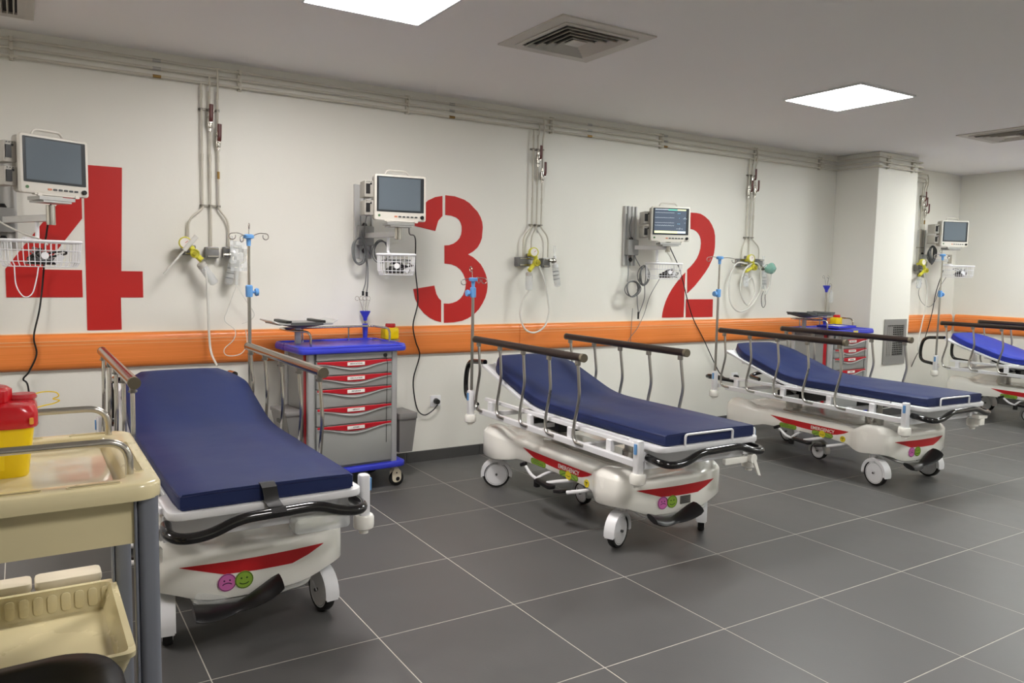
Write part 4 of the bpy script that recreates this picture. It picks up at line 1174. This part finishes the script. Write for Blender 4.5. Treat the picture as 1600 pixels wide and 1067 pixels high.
cable('sensor_cable', 'thin straight grey lead hanging left of the lit monitor', 'cable', [(2.03, -.06, 1.10), (2.035, -.05, 1.0), (2.035, -.045, .88), (2.036, -.045, .80)], .0022, CABLEGREY)
cable('power_cord', 'black cord hanging beside the far monitor down behind the far right stretcher', 'cord', [(6.45, -.2, 1.5), (6.55, -.08, 1.25), (6.56, -.05, 1.05), (6.50, -.05, .86), (6.40, -.05, .66), (6.27, -.05, .50), (6.22, -.04, .40)], .0046, BLACK)
cable('sensor_cable', 'looped grey cable under the far monitor beyond the column', 'cable', [(6.52, -.2, 1.42), (6.60, -.09, 1.30), (6.58, -.06, 1.15), (6.48, -.05, 1.08), (6.33, -.05, 1.13), (6.25, -.05, 1.24), (6.30, -.05, 1.35)], .003, CABLEGREY)

def coil(label, c, rx, rz, turns, m_, tail, r=.0042, tilt=0.0, top=None):
    t = thing('cable_coil', label, 'cables', c)
    rng = random.Random(int(abs(c[0]) * 1000))
    for k in range(turns):
        ph = rng.uniform(0, 6.28); a_ = rx * rng.uniform(.86, 1.1); b_ = rz * rng.uniform(.88, 1.08); ox = rng.uniform(-.008, .008)
        M().tube([Vector(c) + Vector((ox + a_ * math.cos(q) + tilt * math.sin(q), .010 * math.sin(q * 2 + ph) - .004 * k, b_ * math.sin(q))) for q in [i * PI / 12 for i in range(24)]], r, 6, True).build('loop', m_, t, world=True)
    for tl in tail:
        M().tube(smooth(tl, 6), r * .9, 6).build('tail', m_, t, world=True)
        M().cyl(tl[-1], Vector(tl[-1]) - Vector((0, 0, .03)), .008, 8).build('connector', BLACK, t, world=True)
    if top:
        M().tube(smooth(top, 6), r, 6).build('lead', m_, t, world=True)
    return t
coil('grey cable coil with two dangling connectors, left of the dark monitor by number 3', (-.40, -.11, 1.50), .045, .085, 5, CABLEGREY,
     [[(-.365, -.11, 1.55), (-.345, -.10, 1.42), (-.350, -.10, 1.30), (-.368, -.10, 1.235)], [(-.36, -.11, 1.52), (-.335, -.10, 1.40), (-.335, -.10, 1.28), (-.342, -.10, 1.23)]],
     top=[(-.36, -.09, 1.55), (-.34, -.07, 1.70), (-.30, -.1, 1.86), (-.38, -.25, 1.88), (-.42, -.46, 1.86)])
coil('wide grey cable loop hanging under the arm of the dark monitor by number 3', (-.255, -.14, 1.50), .055, .075, 3, CABLEGREY, [], r=.0036, top=[(-.31, -.08, 1.48), (-.36, -.07, 1.60), (-.37, -.06, 1.75), (-.33, -.06, 1.90)])
coil('round grey cable coil at the lower left of the lit monitor', (1.975, -.11, 1.262), .068, .068, 5, CABLEGREY, [[(2.04, -.1, 1.26), (2.045, -.1, 1.15), (2.07, -.09, 1.07)]], top=[(1.94, -.09, 1.32), (1.97, -.06, 1.42), (1.96, -.04, 1.60), (1.95, -.04, 1.88)])
coil('upright oval grey cable coil beside the basket of the lit monitor', (2.09, -.11, 1.375), .045, .082, 5, CABLEGREY, [[(2.12, -.1, 1.30), (2.12, -.1, 1.18), (2.07, -.09, 1.04)]], top=[(2.07, -.09, 1.45), (2.03, -.06, 1.55), (1.99, -.04, 1.75), (2.00, -.05, 1.86)])
coil('dark cable coil beside the far monitor beyond the column', (6.26, -.16, 1.66), .055, .10, 6, DARKGREY, [], r=.005)
cable('sensor_cable', 'pale grey cable looping out of the basket by the red number 4', 'cable', [(-2.45, -.3, 1.72), (-2.40, -.42, 1.60), (-2.30, -.5, 1.53), (-2.22, -.5, 1.50), (-2.18, -.5, 1.47)], .0042, mat('pale cable', (196, 194, 186), .4))
cable('sensor_cable', 'white cable loop hanging under the basket by the red number 4', 'cable', [(-2.325, -.56, 1.36), (-2.32, -.56, 1.27), (-2.29, -.56, 1.215), (-2.255, -.56, 1.23), (-2.235, -.56, 1.30), (-2.225, -.56, 1.36)], .0030, WHITE)

# ------------------------------------------------------------------ crash carts
def crash_cart(loc, rz, label, side, pole_hi=1.10, papers=False):
    t = thing('crash_cart', label, 'medical cart', (loc[0], loc[1], 0), rz, 'grey crash carts with blue tops')
    hw, hd = .29, .21
    b = M().bb((-hw + .012, -hd + .012, .165), (hw - .012, hd, .888))
    b.build('body', CARTGREY, t, bevel=.004)
    for sx in (-1, 1):
        for sy in (-1, 1):
            M().rrect((sx * (hw - .018), sy * (hd - .018), .527), (.040, .040, .722), .010, 'z', 3).build('corner_post', CARTFRAME, t)
        M().bb((sx * hw - .001 * sx, -hd + .045, .20), (sx * (hw + .004), -hd + .075, .885)).build('red_trim', CARTRED, t)
    # drawers
    dz = [(.832, .878), (.744, .826), (.664, .738), (.550, .658), (.440, .544), (.185, .434)]
    names = [None, 'MEDICATIONS', 'CIRCULATION', 'INFUSIONS', 'AIRWAY', 'OTHER']
    W = .245
    for (z0, z1), nm in zip(dz, names):
        d = M().rrect((0, -hd - .002, (z0 + z1) / 2), (2 * W, .022, z1 - z0), .004, 'y', 2, round2=.002).build('drawer', CARTGREY, t)
        if nm is None:
            M().cyl((.20, -hd - .013, (z0 + z1) / 2 - .004), (.20, -hd - .020, (z0 + z1) / 2 - .004), .012, 14).build('lock', BLACK, d)
            continue
        # curved red grip with the pale lip below
        N = 24; top = []; bot = []; lip = []
        for k in range(N + 1):
            x = -W + .004 + (2 * W - .008) * k / N
            q = max(0.0, 1 - abs(x) / (W * .98)); c_ = .5 - .5 * math.cos(PI * q)
            top.append((x, z1 - .001)); bot.append((x, z1 - .012 - .026 * c_)); lip.append((x, z1 - .014 - .038 * c_))
        g = M().loft([[(p[0], -hd - .013, p[1]), (p[0], -hd - .020 - .006 * (1 - abs(p[0]) / W), p[1] - .003), (q[0], -hd - .020 - .006 * (1 - abs(p[0]) / W), q[1]), (q[0], -hd - .013, q[1])] for p, q in zip(top, bot)])
        g.build('red_grip', CARTRED, d)
        l = M().loft([[(p[0], -hd - .013, p[1]), (p[0], -hd - .016, p[1]), (q[0], -hd - .022, q[1] - .003), (q[0], -hd - .013, q[1] - .006)] for p, q in zip(bot, lip)])
        l.build('grip_lip', CARTFRAME, d)
        pl = M().box((.0, -hd - .0275, z1 - .017), (.112, .003, .020)).build('label_plate', LABEL, t)
        tx = M(); add_text(tx, nm, (.0, -hd - .0292, z1 - .017), (1, 0, 0), (0, 0, 1), .0085, 1.0); tx.build('lettering', INK, t)
    M().tube([(.205, -hd - .02, .84), (.212, -hd - .022, .80), (.210, -hd - .018, .60), (.208, -hd - .018, .30)], .0018, 5).build('security_cord', BLACK, t)
    # blue top with raised rim
    r = M()
    r.rrect((0, 0, .892), (.70, .49, .036), .045, 'z', 6, round2=.010)
    r.build('tray_top', BLUE, t)
    rim = []
    for cx, cy, a0 in ((.295, .19, 0), (-.295, .19, PI / 2), (-.295, -.19, PI), (.295, -.19, 1.5 * PI)):
        for k in range(7):
            a = a0 + k / 6 * PI / 2; rim.append((cx + .045 * math.cos(a), cy + .045 * math.sin(a), .911))
    M().tube(rim, .009, 8, True).build('tray_rim', BLUE, t)
    M().rrect((0, 0, .150), (.70, .48, .036), .05, 'z', 6, round2=.008).build('base', BLUE, t)
    for sx in (-1, 1):
        for sy in (-1, 1):
            cx, cy = sx * .29, sy * .19
            f = M().cyl((cx, cy, .132), (cx, cy, .10), .014, 10)
            for q in (-1, 1):
                f.loft([[(cx + .017 + q * .0, cy + q * .018 - .002, z_) for z_ in ()] or [(cx - .018, cy + q * .018 - .002, .115), (cx + .018, cy + q * .018 - .002, .115), (cx + .022, cy + q * .018 - .002, .035), (cx - .014, cy + q * .018 - .002, .035)],
                        [(cx - .018, cy + q * .018 + .002, .115), (cx + .018, cy + q * .018 + .002, .115), (cx + .022, cy + q * .018 + .002, .035), (cx - .014, cy + q * .018 + .002, .035)]])
            f.bb((cx - .018, cy - .02, .105), (cx + .018, cy + .02, .117))
            fo = f.build('caster', CREAMBOX, t, bevel=.002)
            M().lathe([(0, -.014), (.040, -.014), (.048, -.009), (.048, .009), (.040, .014), (0, .014)], (cx + .008, cy, .048), (0, 1, 0), 20).build('wheel', RUBBER, fo)
            for q in (-1, 1):
                M().rrect((cx + .002, cy + q * .0195, .068), (.062, .004, .085), .026, 'y', 5).build('side_cheek', CREAMBOX, fo)
                M().cyl((cx + .008, cy + q * .0225, .048), (cx + .008, cy + q * .0245, .048), .013, 14).build('hub', BLACK, fo)
                M().cyl((cx + .0, cy + q * .0225, .088), (cx + .0, cy + q * .0245, .088), .005, 10).build('bolt', BLACK, fo)
    # chrome gallery rail
    M().tube(fillet([(-.245, -.13, .91), (-.245, -.13, 1.0), (-.325, .03, 1.0), (-.325, .215, 1.0), (.325, .215, 1.0), (.330, -.02, 1.0), (.330, -.02, .91)], .05, 6), .0075, 10).build('gallery_rail', STEEL, t)
    for x in (-.17, .145): M().cyl((x, .215, .905), (x, .215, 1.0), .006, 8).build('rail_upright', STEEL, t)
    # swivelling defibrillator shelf
    M().rrect((-.235, .12, .965), (.038, .026, .115), .006, 'z', 3).build('shelf_post', CARTFRAME, t)
    s = M()
    px, py, pz = -.255, .04, 1.045
    s.rrect((px, py, pz), (.34, .28, .010), .02, 'z', 4)
    s.build('shelf_plate', MIDGREY if side == 'l' else DARKGREY, t, bevel=.002)
    for q in (-1, 1):
        w = M().loft([[(px + q * .165, py - .13, pz), (px + q * .165, py + .13, pz), (px + q * .165, py + .13, pz + .006), (px + q * .165, py - .13, pz + .006)],
                      [(px + q * .205, py - .115, pz + .016), (px + q * .205, py + .115, pz + .016), (px + q * .205, py + .115, pz + .024), (px + q * .205, py - .115, pz + .024)]])
        w.build('shelf_wing', MATS['anodised channel'] if side == 'l' else DARKGREY, t, bevel=.002)
        M().rrect((px + q * .105, py - .01, pz + .012), (.034, .24, .018), .006, 'z', 3, None, .004).build('rubber_strap', BLACK if side == 'l' else DARKGREY, t)
    M().rrect((px, py - .142, pz + .002), (.20, .006, .018), .004, 'y', 2).build('shelf_lip', DARKGREY, t)
    M().loft([[(px - .15, py - .11, pz - .005), (px + .15, py - .11, pz - .005), (px + .15, py + .11, pz - .005), (px - .15, py + .11, pz - .005)],
              [(px - .01, py + .04, pz - .035), (px + .05, py + .04, pz - .035), (px + .05, py + .10, pz - .035), (px - .01, py + .10, pz - .035)]]).build('shelf_cone', DARKGREY, t)
    # drip pole with blue cup and hooks
    x, y = .28, .250
    M().lathe([(0, .86), (.012, .86), (.015, .93), (.020, 1.0), (.018, 1.015), (0, 1.015)], (x, y, 0), (0, 0, 1), 14).build('pole_sleeve', BLUE, t)
    M().cyl((x, y, .86), (x, y, pole_hi - .02), .008, 10).build('drip_pole', STEEL, t)
    M().lathe([(0, pole_hi - .065), (.012, pole_hi - .065), (.015, pole_hi - .045), (.034, pole_hi - .008), (.036, pole_hi), (.030, pole_hi), (.010, pole_hi - .03), (0, pole_hi - .03)], (x, y, 0), (0, 0, 1), 18).build('pole_cup', BLUE, t)
    for k, (dx, dy) in enumerate(((-.045, .0), (.0, -.02), (.042, .01), (.0, .03))):
        e = Vector((x + dx, y + dy, pole_hi + .085))
        pts = smooth([(x + dx * .2, y + dy * .2, pole_hi - .02), (x + dx * .6, y + dy * .6, pole_hi + .04), e], 4)
        pts += [e + Vector((-.014 + .014 * math.cos(q), 0, .014 * math.sin(q))) for q in [j * 5.4 / 10 for j in range(1, 11)]]
        M().tube(pts, .0017, 6).build('hook', STEEL, t)
    # side boxes
    bx = M().loft([[(-.292, -.12, .36), (-.375, -.12, .36), (-.375, .13, .36), (-.292, .13, .36)], [(-.292, -.135, .50), (-.40, -.135, .50), (-.40, .145, .50), (-.292, .145, .50)]])
    bo = bx.build('side_box', BINGREY, t, bevel=.006)
    M().rrect((-.347, .005, .512), (.118, .292, .026), .012, 'z', 3, round2=.005).build('box_lid', BINGREY, t)
    M().rrect((-.396, -.005, .455), (.008, .08, .022), .008, 'x', 3).build('box_slot', BLACK, t)
    return t
cart_a = crash_cart((-.6036, -.3255), math.radians(3), 'grey crash cart with red drawer grips and blue top, between the two nearest stretchers', 'l')
cart_b = crash_cart((4.14, -.45), math.radians(2), 'grey crash cart with blue top in the corner beside the white column', 'r', pole_hi=1.31)

# paper tray and form on the far cart
def on_cart(c, l):
    a = c.rotation_euler.z
    return (c.location.x + l[0] * math.cos(a) - l[1] * math.sin(a), c.location.y + l[0] * math.sin(a) + l[1] * math.cos(a), l[2])
t = thing('document_tray', 'open blue tray with papers lying on top of the far crash cart', 'tray', on_cart(cart_b, (.05, -.03, .921)), math.radians(4))
m = M()
for a_, b_ in ((((-.15, -.11, 0)), (.15, .11, .004)), ((-.15, -.11, 0), (-.146, .11, .022)), ((.146, -.11, 0), (.15, .11, .022)), ((-.15, .106, 0), (.15, .11, .022)), ((-.15, -.11, 0), (.15, -.106, .022))): m.bb(a_, b_)
m.build('tray', BLUE, t); M().box((0, 0, .010), (.26, .18, .010), Matrix.Rotation(.08, 3, 'Z')).build('papers', LABEL, t)
t = tag(M().box((0, 0, 0), (.07, .003, .022)).build('price_sticker', mat('yellow paper', (236, 216, 110), .5)), 'small pale yellow sticker on the front rim of the far crash cart', 'sticker')
t.location = on_cart(cart_b, (.02, -.248, .897)); t.rotation_euler = (0, 0, math.radians(2))

# waste bin clipped to the right side of the near cart
def cart_bin(c, label, h=0.0):
    p = on_cart(c, (.412, -.03, .19))
    t = thing('waste_bin', label, 'bin', p, c.rotation_euler.z, 'grey bins on the cart sides')
    M().loft([[(-.055, -.085, 0), (.04, -.085, 0), (.04, .085, 0), (-.055, .085, 0)], [(-.062, -.10, .22), (.062, -.10, .22), (.062, .10, .22), (-.062, .10, .22)],
              [(-.058, -.096, .22), (.058, -.096, .22), (.058, .096, .22), (-.058, .096, .22)], [(-.051, -.081, .004), (.036, -.081, .004), (.036, .081, .004), (-.051, .081, .004)]]).build('bin_body', BINGREY, t)
    M().rrect((0, 0, .240), (.136, .214, .042), .01, 'z', 3, round2=.005).build('bin_lid', BINGREY, t)
    M().bb((-.120, -.02, .19), (-.058, .02, .205)).build('bracket', DSTEEL, t)
    return t
cart_bin(cart_a, 'grey plastic waste bin hung on the right side of the near crash cart')
def sharps_small(c, l, label):
    t = thing('sharps_container', label, 'sharps bin', on_cart(c, l), c.rotation_euler.z, 'small yellow sharps bins on the carts')
    b = M()
    b.rrect((0, 0, .040), (.105, .07, .080), .014, 'y', 4, round2=.008)
    b.build('bin_body', YELLOW, t)
    M().lathe([(0, 0), (.032, 0), (.034, .006), (.034, .020), (.030, .027), (0, .028)], (.004, 0, .079), (0, 0, 1), 22).build('lid', SHRED, t)
    M().bb((-.12, -.03, -.012), (.06, .03, -.002)).build('holder', DSTEEL, t)
    return t
sharps_small(cart_a, (.405, .13, .915), 'small yellow sharps container with red lid at the back corner of the near crash cart')
sharps_small(cart_b, (.27, .12, .925), 'small yellow sharps container with red lid on the far crash cart')
t = thing('drip_bottle', 'clear infusion bottle hanging from the pole of the far crash cart', 'bottle', on_cart(cart_b, (.36, .25, 1.20)))
M().lathe([(0, -.06), (.018, -.058), (.022, -.03), (.020, .03), (.010, .055), (.006, .06), (.006, .075), (0, .075)], (0, 0, 0), (0, 0, 1), 14).build('bottle_body', CLEAR, t)
M().tube(smooth([(-.07, 0, .09), (-.03, 0, .125), (0, 0, .12), (0, 0, .075)], 5), .0018, 6).build('hanger', STEEL, t)

# ------------------------------------------------------------------ foreground supply trolley
tx0, tx1, ty0, ty1 = -2.76, -2.058, -3.308, -2.700
t = thing('supply_trolley', 'beige plastic supply trolley with grey legs in the left foreground', 'medical trolley', ((tx0 + tx1) / 2, (ty0 + ty1) / 2, 0))
ox, oy = (tx0 + tx1) / 2, (ty0 + ty1) / 2; W, D = tx1 - tx0, ty1 - ty0
top = M()
def rr(w, d, r, z, n=6):
    out = []
    for cx, cy, a0 in ((w / 2 - r, d / 2 - r, 0), (-w / 2 + r, d / 2 - r, PI / 2), (-w / 2 + r, -d / 2 + r, PI), (w / 2 - r, -d / 2 + r, 1.5 * PI)):
        for k in range(n + 1):
            a = a0 + k / n * PI / 2; out.append((cx + r * math.cos(a), cy + r * math.sin(a), z))
    return out
top.loft([rr(W - .02, D - .02, .045, .893), rr(W - .002, D - .002, .05, .896), rr(W, D, .05, .905), rr(W, D, .05, .922), rr(W - .006, D - .006, .047, .928), rr(W - .02, D - .02, .04, .931),
          rr(W - .118, D - .118, .03, .931), rr(W - .128, D - .128, .028, .927), rr(W - .136, D - .136, .025, .908), rr(W - .15, D - .15, .02, .903)], True, (True, True))
top.build('top_tray', BEIGE, t, ang=50)
# finger slots on the rim: raised lips, floors coloured dark for recess shade
slot_shade = mat('beige recess shade', (150, 138, 98), .5)
for (cx, cy, w, d) in ((.250, .272, .09, .018), (.10, .272, .09, .018), (.225, -.272, .10, .018), (.09, -.272, .09, .018), (-.06, -.272, .09, .018), (.318, -.03, .018, .33)):
    g_ = M()
    g_.loft([[(cx + q[0], cy + q[1], .9305) for q in rr(w, d, .008, 0, 3)], [(cx + q[0], cy + q[1], .9328) for q in rr(w, d, .008, 0, 3)],
             [(cx + q[0], cy + q[1], .9328) for q in rr(w - .005, d - .005, .006, 0, 3)], [(cx + q[0], cy + q[1], .9310) for q in rr(w - .006, d - .006, .006, 0, 3)]], True, (False, False))
    so = g_.build('slot_lip', BEIGE, t)
    M().loft([[(cx + q[0], cy + q[1], .9308) for q in rr(w - .006, d - .006, .006, 0, 3)], [(cx + q[0], cy + q[1], .9318) for q in rr(w - .006, d - .006, .006, 0, 3)]]).build('slot_floor', slot_shade, so)
M().rrect((0, 0, .9035), (W - .16, D - .16, .002), .02, 'z', 4).build('steel_liner', mat('worn cream liner', (214, 206, 180), .12, noise=.06, nscale=9, coat=.6), t)
ap = M()
ap.bb((-W / 2 + .05, -D / 2 + .028, .800), (W / 2 - .05, -D / 2 + .040, .894)); ap.bb((-W / 2 + .05, D / 2 - .040, .800), (W / 2 - .05, D / 2 - .028, .894))
ap.bb((W / 2 - .052, -D / 2 + .05, .800), (W / 2 - .040, D / 2 - .05, .894)); ap.bb((-W / 2 + .040, -D / 2 + .05, .800), (-W / 2 + .052, D / 2 - .05, .894))
ap.build('apron', BEIGE, t)
for sx in (-1, 1):
    for sy in (-1, 1):
        lx = sx * (W / 2 - .028); ly = sy * (D / 2 - .035)
        lg = M()
        lg.rrect((lx, ly, .475), (.040, .040, .845), .012, 'z', 4)
        lg.rrect((lx - sx * .024, ly, .475), (.006, .028, .845), .002, 'z', 2)
        lo = lg.build('leg', LEGGREY, t)
        M().lathe([(0, -.012), (.046, -.012), (.05, -.006), (.05, .006), (.046, .012), (0, .012)], (lx, ly, .05), (1, 0, 0), 20).build('wheel', RUBBER, lo)
        M().bb((lx - .02, ly - .022, .05), (lx - .015, ly + .022, .11)).bb((lx + .015, ly - .022, .05), (lx + .02, ly + .022, .11)).bb((lx - .02, ly - .022, .095), (lx + .02, ly + .022, .11)).build('caster_fork', DARKGREY, lo)
# guard rails on the top
for yy, x1 in ((D / 2 - .055, .295), (-D / 2 + .100, .297)):
    M().tube(fillet([(-.30, yy, .925), (-.30, yy, 1.003), (x1, yy, 1.003), (x1, yy, .905)], .05, 7), .0085, 12).build('guard_rail', STEEL, t)
# sliding lower tray with ribbed wall
lz = .525; w2, d2 = W - .10, .475; cy2 = D / 2 - .02 - d2 / 2
lt = M()
lt.loft([[(x, y + cy2, z) for x, y, z in q] for q in (rr(w2 - .05, d2 - .05, .02, lz - .075, 4), rr(w2 - .006, d2 - .006, .02, lz - .014, 4), rr(w2 + .006, d2 + .006, .02, lz - .012, 4), rr(w2 + .008, d2 + .008, .02, lz, 4), rr(w2 - .022, d2 - .022, .016, lz, 4), rr(w2 - .024, d2 - .024, .016, lz - .006, 4), rr(w2 - .06, d2 - .06, .012, lz - .062, 4), rr(w2 - .075, d2 - .075, .012, lz - .066, 4))])
lt.build('lower_tray', BEIGE, t, ang=40)
for k in range(18):
    x = -w2 / 2 + .05 + k * .0312
    M().rrect((x, cy2 + d2 / 2 - .0225, lz - .032), (.022, .006, .046), .009, 'y', 4, Matrix.Rotation(-.24, 3, 'X'), .001).build('wall_rib', BEIGE, t)
# bottom shelf and the two cream boxes behind the lower tray
M().rrect((0, 0, .16), (W - .07, D - .07, .03), .03, 'z', 4, round2=.006).build('bottom_shelf', BEIGE, t)
def rim_box(x0, x1, label):
    q = thing('storage_box', label, 'box', (ox + (x0 + x1) / 2, ty1 + .035, .46), group='cream tilting boxes behind the lower tray')
    w = x1 - x0
    M().loft([[(-w / 2, -.028, -.08), (w / 2, -.028, -.08), (w / 2, .02, -.08), (-w / 2, .02, -.08)], [(-w / 2, -.028, .055), (w / 2, -.028, .055), (w / 2, .035, .055), (-w / 2, .035, .055)]]).build('box_body', CREAMBOX, q, bevel=.006)
    M().rrect((0, .003, .068), (w + .006, .075, .026), .014, 'z', 4, round2=.008).build('box_lid', CREAMBOX, q)
    M().bb((-w / 2 + .04, -.030, -.04), (w / 2 - .04, -.058, .02)).build('mount', CREAMBOX, q)
rim_box(.120, .272, 'cream lidded box behind the lower tray, the right one by the leg')
rim_box(-.045, .108, 'cream lidded box behind the lower tray, at the left picture edge')

# large sharps container on the trolley
t = thing('sharps_container', 'large yellow sharps container with red lid on the beige foreground trolley', 'sharps bin', (-2.385, -2.955, .9045))
def rq(w, d, r, z): return rr(w, d, r, z, 6)
M().loft([rq(.175, .135, .02, 0), rq(.18, .14, .022, .004), rq(.208, .166, .024, .118), rq(.208, .166, .024, .122)]).build('bin_body', YELLOW, t)
M().loft([rq(.218, .176, .03, .112), rq(.222, .180, .03, .116), rq(.222, .180, .03, .146), rq(.212, .170, .04, .160), rq(.190, .150, .05, .164)]).build('lid', SHRED, t)
cap = M()
n = 40
rings = []
for z, r, rip in ((.162, .070, 0), (.166, .072, .003), (.190, .072, .003), (.196, .066, .0), (.197, .0001, 0)):
    rings.append([( -.012 + (r + rip * (1 if k % 4 < 2 else -1)) * math.cos(2 * PI * k / n), (r + rip * (1 if k % 4 < 2 else -1)) * math.sin(2 * PI * k / n), z) for k in range(n)])
cap.loft(rings); cap.build('screw_cap', SHRED, t)
M().lathe([(0, 0), (.028, 0), (.030, .004), (.026, .012), (0, .012)], (.082, .02, .163), (0, 0, 1), 16).build('closure_flap', mat('red clear flap', (200, 60, 70), .15, alpha=.75), t)
for x in (-.06, .02, .098):
    M().rrect((x, -.0905, .128), (.008, .005, .014), .002, 'y', 2).build('clip', mat('amber plastic', (240, 170, 70), .35), t)
M().rrect((-.0, -.0835, .06), (.09, .002, .075), .002, 'y', 2, Matrix.Rotation(-.11, 3, 'X')).build('blank_label', YELLOW, t)
# thin yellow tether behind it
o = tag(M().tube(smooth([(-2.29, -2.86, 1.062), (-2.262, -2.85, 1.068), (-2.235, -2.85, 1.066), (-2.228, -2.85, 1.056), (-2.240, -2.85, 1.050), (-2.226, -2.85, 1.045), (-2.240, -2.85, 1.038), (-2.26, -2.86, 1.036), (-2.29, -2.87, 1.030)], 5), .0016, 5).build('plastic_tether', mat('yellow tether', (236, 210, 50), .4)), 'thin yellow plastic tether at the back of the large sharps container', 'tether')

# black bin standing in front of the trolley
t = thing('pedal_bin', 'glossy black plastic bin at the bottom left corner in front of the beige trolley', 'bin', (-2.46, -3.50, 0))
def wav(p): return p
M().loft([rr(.42, .22, .06, 0.0, 8), rr(.46, .25, .07, .02, 8), rr(.56, .30, .09, .50, 8), rr(.58, .31, .09, .56, 8)]).build('bin_body', BLACK, t, ang=60)
lid = M()
lr = []
for (w, d, r, z) in ((.60, .325, .10, .56), (.612, .335, .105, .572), (.612, .335, .105, .602), (.59, .315, .10, .620), (.50, .24, .09, .621), (.46, .21, .08, .607), (.40, .16, .07, .603)):
    lr.append([(x, y, zz - .010 * max(0, min(1, (-x - .02) / .2))) for x, y, zz in rr(w, d, r, z, 8)])
lid.loft(lr); lid.build('lid', mat('satin black lid', (12, 12, 13), .42), t, ang=70)
